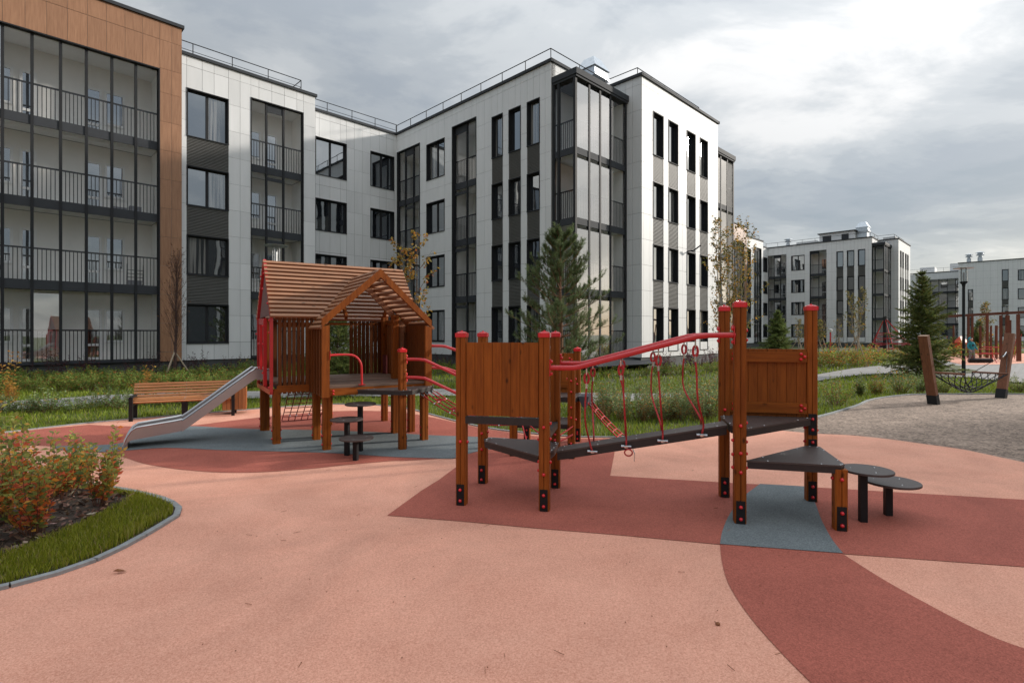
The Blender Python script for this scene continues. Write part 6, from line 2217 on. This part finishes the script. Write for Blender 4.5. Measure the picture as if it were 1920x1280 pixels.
for px, py, h, w, lab in ((272, 745, 0.55, 0.75, 'golden yellow shrub behind the left end of the bench'), (12, 768, 0.80, 0.5, 'golden yellow shrub at the left edge by the path')):
    x, y = G(px, py)
    shrub('shrub', x, y, h * 1.25, w, [(0.55, 0.26, 0.05), (0.62, 0.36, 0.08), (0.40, 0.2, 0.05)], [3, 3, 1], 9, 26, 0.085, 0.45, lab, z=-0.03, bare=.3)
border('shrub_border', line_spots([(1545, 690), (1590, 686), (1650, 680)], 14, 0.8, .9, 1.4) + line_spots([(1560, 680), (1700, 674)], 10, 0.8, .9, 1.3), 0.85, 1.3, MIX, [2, 2, 3, 3, 1], 12, 20, 0.10,
       'far rust and green border before the middle block')
border('shrub_border', line_spots([(1740, 672), (1800, 670), (1920, 668)], 12, 1.2, .9, 1.4), 1.0, 1.6, MIX, [3, 3, 2, 3, 1], 12, 20, 0.12,
       'far border behind the timber climbing frame')


# ---- trees
def branch_path(p, d, L_, k=5, curve=(0, 0, 0.15), wob=0.04):
    pts = [Vector(p)]; d = Vector(d).normalized(); c = Vector(curve)
    for i in range(k):
        d = (d + c / k + Vector((random.gauss(0, wob), random.gauss(0, wob), random.gauss(0, wob)))).normalized()
        pts.append(pts[-1] + d * (L_ / k))
    return pts


def needles(P, D, L_, w, cols, name='crown'):
    """thin triangles around shoots"""
    n = len(P)
    ref = rand_dirs(n); S = np.cross(D, ref); S /= np.linalg.norm(S, axis=1, keepdims=True) + 1e-9
    L_ = L_[:, None]; w = w[:, None]
    V = np.stack([P - S * w / 2, P + S * w / 2, P + D * L_], 1).reshape(-1, 3)
    F = (np.arange(n) * 3)[:, None] + np.array([[0, 1, 2]])
    return np_mesh(name, V, F, cols)


def pine(x, y, h, rad, label):
    rt = empty('pine_tree', (x, y, 0), 0, label=label, cat='pine tree')
    tr = MB(); tr.tube([(0, 0, 0), (0.02, 0, h * .3), (-0.02, 0.01, h * .6), (0, 0, h * .93)], [0.075, 0.06, 0.04, 0.012], 8)
    NP, ND, NL, TT = [], [], [], []
    br = MB()
    shoots = []
    z = h * 0.10
    while z < h * 0.93:
        t = z / h
        R_ = rad * min(1.0, 1.25 * (1.0 - t) ** 0.62)
        k = random.randint(5, 7)
        a0 = random.uniform(0, 6.28)
        for i in range(k):
            a = a0 + 6.28 * i / k + random.uniform(-.25, .25)
            L_ = R_ * random.uniform(0.7, 1.12)
            el = 0.12 + 0.75 * t * t + random.uniform(-.12, .12)
            d = (math.cos(a), math.sin(a), el)
            pts = branch_path((0, 0, z), d, L_ * 1.05, 5, (0, 0, .38), .05)
            br.tube(pts, [0.022 * (1 - t) + .006, .017 * (1 - t) + .005, .013 * (1 - t) + .004, .01, .007, .004], 5, False)
            for j in range(2, 6):
                nb = 2 if j < 5 else 1
                for q in range(nb * 2):
                    dd = (pts[j] - pts[j - 1]).normalized()
                    side = Vector((-dd.y, dd.x, 0)) * (1 if q % 2 else -1)
                    sd = (dd * random.uniform(.4, 1) + side * random.uniform(.2, .9) + Vector((0, 0, random.uniform(.2, 1.3)))).normalized()
                    Ls = random.uniform(.16, .36) * (0.7 + .4 * R_ / rad)
                    st = pts[j - 1].lerp(pts[j], random.random())
                    sp = branch_path(st, sd, Ls, 3, (0, 0, .3), .04)
                    br.tube(sp, [.006, .005, .004, .003], 4, False)
                    shoots.append((sp, Ls))
            shoots.append(([pts[-2], pts[-1], pts[-1] + (pts[-1] - pts[-2]).normalized() * .1 + Vector((0, 0, .05))], .2))
        z += h * random.uniform(0.05, 0.075)
    for k in range(5):
        a = 6.28 * k / 5
        shoots.append((branch_path((0, 0, h * .88), (math.cos(a) * .35, math.sin(a) * .35, 1), h * .10, 3), .3))
    shoots.append((branch_path((0, 0, h * .88), (0, 0, 1), h * .12, 3), .3))
    for sp, Ls in shoots:
        m = 80
        tone = random.uniform(.7, 1.25)
        for i in range(m):
            f = random.uniform(0.15, 1) * (len(sp) - 1); i0 = min(len(sp) - 2, int(f))
            p = sp[i0].lerp(sp[i0 + 1], f - i0); ax = (sp[i0 + 1] - sp[i0]).normalized()
            v = Vector((random.gauss(0, 1), random.gauss(0, 1), random.gauss(0, 1))); v = (v - ax * v.dot(ax)).normalized()
            NP.append(p); ND.append((ax * random.uniform(.5, 1.2) + v).normalized()); NL.append(random.uniform(.075, .12)); TT.append(tone)
    P = np.array([tuple(p) for p in NP]); D = np.array([tuple(p) for p in ND]); n = len(P)
    c = mixcol(n, [(0.15, 0.20, 0.08), (0.20, 0.26, 0.115), (0.09, 0.135, 0.055), (0.22, 0.20, 0.08)], [4, 3, 3, .5]) * np.array(TT)[:, None]
    me = needles(P, D, np.array(NL), np.full(n, 0.0085), c)
    obj('crown', me, 'needle', rt)
    obj('trunk', tr, 'bark_pine', rt, smooth=True)
    obj('branches', br, 'bark_pine', rt)


pine(1.55, 17.0, 4.95, 1.75, 'bushy young pine standing before the glazed corner bay')


def spruce(x, y, h, rad, label, dens=1.0, nl=0.05, top=True, yellow=0.0, nw=0.008, z0=0.03):
    rt = empty('spruce_tree', (x, y, 0), 0, label=label, cat='spruce tree')
    tr = MB(); tr.tube([(0, 0, 0), (0, 0, h * .5), (0, 0, h)], [0.07 * h / 4, 0.04 * h / 4, 0.008], 7)
    br = MB(); NP, ND, TT = [], [], []
    z = h * z0
    def deck(pts, tone, rate):
        for j in range(1, len(pts)):
            seg = pts[j] - pts[j - 1]; L_ = seg.length; ax = seg.normalized()
            for _ in range(int(L_ * rate)):
                p = pts[j - 1].lerp(pts[j], random.random())
                v = Vector((random.gauss(0, 1), random.gauss(0, 1), random.gauss(0, 1) + .3)); v = (v - ax * v.dot(ax)).normalized()
                NP.append(p); ND.append((ax * 1.0 + v).normalized()); TT.append(tone)
    while z < h * 0.95:
        t = z / h
        R_ = rad * (1 - t) ** 0.85 + 0.04 * rad
        k = int(7 + 3 * (1 - t))
        a0 = random.uniform(0, 6.28)
        for i in range(k):
            a = a0 + 6.28 * i / k + random.uniform(-.2, .2)
            L_ = R_ * random.uniform(.5, 1.25)
            el = 0.05 + 1.0 * t ** 1.5 + random.uniform(-.28, .25)
            pts = branch_path((0, 0, z), (math.cos(a), math.sin(a), el), L_, 6, (0, 0, .25 - .3 * (1 - t)), .04)
            br.tube(pts, [.014 * (1.2 - t)] * 2 + [.009 * (1.2 - t)] * 2 + [.005] * 3, 4, False)
            tone = random.uniform(.65, 1.3)
            deck(pts[1:], tone, 240 * dens)
            for j in range(1, 7):
                for sgn in (-1, 1):
                    dd = (pts[j] - pts[j - 1]).normalized(); side = Vector((-dd.y, dd.x, 0)) * sgn
                    Ls = (1.05 - j / 7) * L_ * .42 * random.uniform(.7, 1.2)
                    sp = branch_path(pts[j], dd * .8 + side + Vector((0, 0, random.uniform(-.55, .4))), Ls * random.uniform(.7, 1.3), 3, (0, 0, -.2), .09)
                    deck(sp, tone * random.uniform(.85, 1.15), 300 * dens)
        z += h * random.uniform(.03, .05)
    if top:
        for k in range(5):
            a = 6.28 * k / 5
            sp = branch_path((0, 0, h * .93), (math.cos(a) * .7, math.sin(a) * .7, 1), h * .07, 2); br.tube(sp, .006, 4); deck(sp, 1, 120)
    P = np.array([tuple(p) for p in NP]); D = np.array([tuple(p) for p in ND]); n = len(P)
    c = mixcol(n, [(0.15, 0.20, 0.055), (0.22, 0.27, 0.075), (0.09, 0.14, 0.045), (0.42, 0.29, 0.09)], [4, 3, 3, .3 + yellow]) * np.array(TT)[:, None]
    me = needles(P, D, nl * rng.uniform(.7, 1.2, n), np.full(n, nw), c)
    obj('crown', me, 'needle', rt)
    obj('trunk', tr, 'bark', rt)
    obj('branches', br, 'bark', rt)


spruce(16.3, 21.2, 4.15, 1.42, 'tall green spruce left of the hammock on the lawn', 1.25, 0.07, yellow=1.2, nw=.011)
spruce(-4.55, 13.9, 2.5, 1.15, 'dark bushy spruce seen through the playhouse opening', 0.9, 0.05)
spruce(24.9, 50.0, 3.9, 1.6, 'distant dark conifer before the middle block between the two towers', 0.30, 0.16, False, nw=.022)
spruce(43.8, 50.0, 3.0, 1.3, 'distant small spruce behind the timber climbing frame', 0.25, 0.15, False, nw=.022)


def leafy_tree(kind, x, y, h, spread, label, stems=1, n_br=40, leaf=0.06, n_leaf=900, pal=None, wts=None, barkm='bark_pale', r0=0.035, first=0.25, upness=1.4, stakes=False, cat='tree', sub=3, lean=0.12, drop=0.5, lmin=0.15):
    rt = empty(kind, (x, y, 0), 0, label=label, cat=cat)
    tr = MB(); br = MB(); tips = []
    for s in range(stems):
        a = 6.28 * s / max(stems, 1) + random.uniform(-.4, .4)
        ln = lean if stems > 1 else 0.02
        H_ = h * (random.uniform(.82, 1.0) if s else 1.0)
        pts = [Vector((0.05 * math.cos(a) * (stems > 1), 0.05 * math.sin(a) * (stems > 1), 0))]
        for k in range(1, 8):
            t = k / 7
            wb = (.010 if stems > 1 else .003) * h
            pts.append(Vector((math.cos(a) * ln * H_ * t ** 0.8 + random.gauss(0, wb), math.sin(a) * ln * H_ * t ** .8 + random.gauss(0, wb), H_ * t)))
        tr.tube(pts, [r0 * (1.0 - .88 * k / 7) for k in range(8)], 7)
        nb = n_br // stems
        for b in range(nb):
            t = first + (0.97 - first) * (b + random.random()) / nb
            f = t * 7; i0 = min(6, int(f)); p = pts[i0].lerp(pts[i0 + 1], f - i0)
            an = b * 2.4 + random.uniform(-.5, .5)
            L_ = spread * (1.05 - t) ** 0.6 * random.uniform(.6, 1.15) + lmin
            bp = branch_path(p, (math.cos(an), math.sin(an), upness), L_, 5, (0, 0, .3), .07)
            br.tube(bp, [r0 * .32 * (1.1 - t) + .003, .007, .006, .004, .003, .0022], 4, False)
            for q in range(sub):
                j = random.randint(2, 5); dd = (bp[j] - bp[j - 1]).normalized()
                v = Vector((random.gauss(0, 1), random.gauss(0, 1), random.gauss(.3, .6)))
                tp = branch_path(bp[j - 1].lerp(bp[j], random.random()), dd + v * .5, L_ * random.uniform(.25, .5), 3, (0, 0, .1), .08)
                br.tube(tp, [.004, .003, .0022, .0018], 3, False); tips.append(tp)
            tips.append(bp[2:])
    if n_leaf:
        Ps, Ds = [], []
        for _ in range(n_leaf):
            tp = random.choice(tips); j = random.randint(1, len(tp) - 1)
            p = tp[j - 1].lerp(tp[j], random.random()) + Vector((random.gauss(0, .03), random.gauss(0, .03), random.gauss(0, .03)))
            Ps.append(tuple(p)); v = Vector((random.gauss(0, 1), random.gauss(0, 1), -drop)).normalized(); Ds.append(tuple(v))
        P = np.array(Ps); D = np.array(Ds)
        me = leaves_mesh('crown', P, D, leaf * rng.uniform(.7, 1.2, n_leaf), leaf * .65 * rng.uniform(.8, 1.2, n_leaf), mixcol(n_leaf, pal, wts), .1)
        obj('crown', me, 'leaf', rt)
    obj('trunk', tr, barkm, rt, smooth=True)
    obj('branches', br, barkm, rt)
    if stakes:
        for k in range(3):
            a = 6.28 * k / 3 + .5
            mb = MB(); mb.tube([(math.cos(a) * stakes * .55, math.sin(a) * stakes * .55, 0), (math.cos(a) * -.03, math.sin(a) * -.03, stakes)], 0.03, 6)
            obj('stake', mb, 'stake', rt)
    return rt


BIR = [(0.16, 0.17, 0.045), (0.24, 0.21, 0.05), (0.55, 0.30, 0.05), (0.10, 0.11, 0.035)]
leafy_tree('birch_tree', 9.05, 22.0, 6.4, 1.5, 'thin many-stemmed birch with sparse green and yellow leaves before the end block', stems=8, n_br=130, leaf=0.10, n_leaf=3600, pal=BIR, wts=[3, 4, 5, 2], r0=.035, lean=.11, first=.12, barkm='bark_pale')
leafy_tree('bare_tree', -12.52, 19.8, 4.4, 1.0, 'bare upright young tree held by two stakes before the timber-look wing', n_br=80, n_leaf=260, leaf=.06, pal=[(0.16, 0.06, .03), (.26, .13, .05)], wts=[1, 1], barkm='bark_dark', r0=.06, first=.20, upness=2.6, stakes=1.0, sub=6, lmin=.35)
leafy_tree('rowan_tree', -2.75, 14.2, 4.25, 1.05, 'slender rowan with yellow leaves rising behind the playhouse roof', stems=2, n_br=26, leaf=.10, n_leaf=620, pal=[(0.40, 0.24, .05), (.24, .19, .05), (.45, .15, .04)], wts=[4, 3, 1], barkm='bark', r0=.035, lean=.06, first=.35, upness=1.3)
far_trees = [(1512, 661, 594, 0.8, 'bark_pale', 160, 'leafless pale sapling right of the small dark conifer before the middle block', 1.8),
             (1543, 662, 566, 1.2, 'bark_dark', 0, 'bare purple-brown young tree behind the tall tower post', 2.6),
             (1605, 662, 545, 1.6, 'bark_pale', 900, 'pale leafy young birch before the middle block', 1.6),
             (1497, 662, 600, .8, 'bark_pale', 200, 'thin pale sapling standing close to the small conifer', 1.5),
             (1572, 663, 600, 1.0, 'bark_pale', 60, 'low bare sapling beside the slim red post', 1.8),
             (1845, 668, 570, 1.2, 'bark_pale', 500, 'pale young tree behind the timber climbing frame', 1.6),
             (1535, 664, 606, 1.2, 'bark', 500, 'small leafy tree left of the bare purple-brown one', 1.4)]
for px, py, top, sp, bk, nlf, lab, up in far_trees:
    x, y = G(px, py)
    leafy_tree('young_tree', x, y, H + (626 - top) * y / 1000, sp, lab, stems=2 if nlf > 700 else 1, n_br=40, leaf=.14, n_leaf=nlf, pal=BIR + [(0.3, .25, .12)], wts=[2, 3, 1, 2, 2], barkm=bk, r0=.05, first=.22, upness=up, sub=4, stakes=1.3)
# staked trunk left of the spruce
x, y = G(1607, 684)
leafy_tree('young_tree', x, y, 2.9, .6, 'staked leafless sapling on the lawn left of the tall spruce', n_br=22, n_leaf=50, leaf=.07, pal=BIR, wts=[1, 1, 1, 1], r0=.03, first=.35, stakes=1.5, upness=2)


# ------------------------------------------------------------------ child in a turquoise hoodie
def child():
    px, py = 1822, 680
    x, y = G(px, py)
    k = 1.40 / 1.45
    rt = empty('person', (x, y, 0), R(8), label='child in a turquoise hooded jacket and grey trousers stepping sideways behind the lamp post', cat='person')

    def skin(name, joints, edges, m, parent, sub=2):
        me = bpy.data.meshes.new(name)
        me.from_pydata([j[0] for j in joints], edges, [])
        o = bpy.data.objects.new(name, me); COL.objects.link(o)
        md = o.modifiers.new('s', 'SKIN')
        for i, j in enumerate(joints):
            r_ = j[1] if isinstance(j[1], tuple) else (j[1], j[1])
            me.skin_vertices[0].data[i].radius = r_
        me.skin_vertices[0].data[0].use_root = True
        ms = o.modifiers.new('u', 'SUBSURF'); ms.levels = sub; ms.render_levels = sub
        dg = bpy.context.evaluated_depsgraph_get()
        me2 = bpy.data.meshes.new_from_object(o.evaluated_get(dg))
        bpy.data.objects.remove(o)
        me2.materials.clear()
        for mm in m: me2.materials.append(M[mm])
        me2.shade_smooth()
        o = bpy.data.objects.new(name, me2); link(o, parent)
        return o
    J = [((0, 0, .72), (.115, .10)), ((-.02, 0, .88), (.125, .10)), ((-.05, -.01, 1.05), (.135, .10)), ((-.08, -.03, 1.16), (.06, .06)), ((-.11, -.05, 1.22), (.055, .055)), ((-.135, -.075, 1.31), (.095, .105)), ((-.145, -.08, 1.37), (.07, .08)),
         ((.07, 0, .64), (.085, .085)), ((.12, -.02, .38), (.062, .062)), ((.19, .02, .09), (.045, .045)), ((.19, -.09, .035), (.04, .035)),
         ((-.08, 0, .64), (.085, .085)), ((-.12, -.03, .38), (.062, .062)), ((-.10, .06, .09), (.045, .045)), ((-.12, -.05, .035), (.04, .035)),
         ((.10, -.01, 1.09), (.06, .06)), ((.20, -.01, .90), (.052, .052)), ((.26, -.08, .74), (.042, .042)), ((.27, -.10, .69), (.028, .028)),
         ((-.22, -.02, 1.08), (.06, .06)), ((-.29, -.03, .88), (.052, .052)), ((-.26, -.14, .74), (.042, .042)), ((-.25, -.17, .69), (.028, .028))]
    E = [(0, 1), (1, 2), (2, 3), (3, 4), (4, 5), (5, 6), (0, 7), (7, 8), (8, 9), (9, 10), (0, 11), (11, 12), (12, 13), (13, 14), (2, 15), (15, 16), (16, 17), (17, 18), (2, 19), (19, 20), (20, 21), (21, 22)]
    body = skin('body', J, E, ['skin', 'teal_cloth', 'grey_cloth', 'shoe'], rt)
    for p in body.data.polygons:
        c = p.center
        if c.z > 1.19: mi = 0
        elif c.z > 0.73 or (abs(c.x) > .235 and c.z > .735): mi = 1
        elif abs(c.x + .0) > .215 and c.z > .5: mi = 0
        elif c.z > 0.09: mi = 2
        else: mi = 3
        p.material_index = mi
    hood = skin('hood', [((-.10, -.01, 1.17), (.10, .09)), ((-.125, -.015, 1.27), (.115, .10)), ((-.14, -.03, 1.36), (.105, .10)), ((-.145, -.06, 1.41), (.07, .085))], [(0, 1), (1, 2), (2, 3)], ['teal_cloth'], rt)
    hair = skin('hair', [((-.14, -.105, 1.40), (.07, .04)), ((-.14, -.12, 1.385), (.06, .03))], [(0, 1)], ['hair'], rt)
    fc = MB()
    for s in (-1, 1): fc.lathe([(.001, -.008), (.009, -.004), (.011, 0), (.009, .004), (.001, .008)], (-.15 + s * .035, -.178, 1.325), 8)
    obj('eyes', fc, 'shoe', rt)
    nm = MB(); nm.hexa([(-.16, -.175, 1.285), (-.14, -.175, 1.285), (-.145, -.17, 1.285), (-.155, -.17, 1.285), (-.156, -.19, 1.295), (-.144, -.19, 1.295), (-.147, -.172, 1.32), (-.153, -.172, 1.32)]); obj('nose', nm, 'skin', rt)
    for cx, cy, cz, s in ((.272, -.105, .675, 1), (-.248, -.175, .675, -1)):
        hd = MB()
        for q in range(4):
            o_ = (q - 1.5) * .013
            hd.tube([(cx + o_, cy, cz + .015), (cx + o_ * 1.15, cy - .01, cz - .02), (cx + o_ * 1.1, cy - .02 + .012, cz - (.045 if q in (1, 2) else .038))], [.0085, .0075, .006], 6)
        hd.tube([(cx - s * .02, cy - .005, cz + .01), (cx - s * .034, cy - .02, cz - .012)], [.009, .007], 6)
        obj('hand', hd, 'skin', rt, smooth=True)
    pr = MB(); pr.box(-.11, .01, -.128, -.118, .93, 1.02); obj('chest_print', pr, 'shoe', rt)


child()

# ------------------------------------------------------------------ litter on the rubber
def dry_leaf(px, py, s, label):
    x, y = G(px, py)
    mb = MB()
    out = [(-.5, 0, .1), (-.25, .16, .22), (.1, .2, .12), (.5, .02, .04), (.1, -.16, .1), (-.25, -.12, .2), (0, 0, .03)]
    mb.add([(a * s, b * s, c * s + .004) for a, b, c in out], [(0, 6, 1), (1, 6, 2), (2, 6, 3), (3, 6, 4), (4, 6, 5), (5, 6, 0)])
    tag(obj('fallen_leaf', mb, 'leaf_dry', loc=(x, y, 0.003), rot=(0, 0, random.uniform(-.3, .3))), label, 'fallen leaf')


dry_leaf(224, 1074, 0.085, 'curled brown leaf on the pink surface near the kerb')
x, y = G(1346, 1171)
tag(obj('pebble', MB().lathe([(.006, 0), (.013, .003), (.014, .008), (.008, .013), (.002, .014)], n=8), 'leaf_dry', loc=(x, y, 0.001)), 'small brown crumb on the pink surface left of the red arc', 'crumb')


def crumbs():
    mb = MB()
    for _ in range(60):
        px = random.uniform(380, 1500); py = random.uniform(880, 1278)
        x, y = G(px, py)
        if random.random() < .45:
            a = random.uniform(0, 3.14); l = random.uniform(.008, .03)
            mb.bar((x - l * math.cos(a), y - l * math.sin(a), .008), (x + l * math.cos(a), y + l * math.sin(a), .010), .0022)
        else:
            mb.lathe([(.001, 0), (.004, .001), (.003, .004)], (x, y, .005), 5)
    obj('fine_litter', mb, 'leaf_dry', kind='stuff', label='fine twigs and crumbs on the rubber')


crumbs()
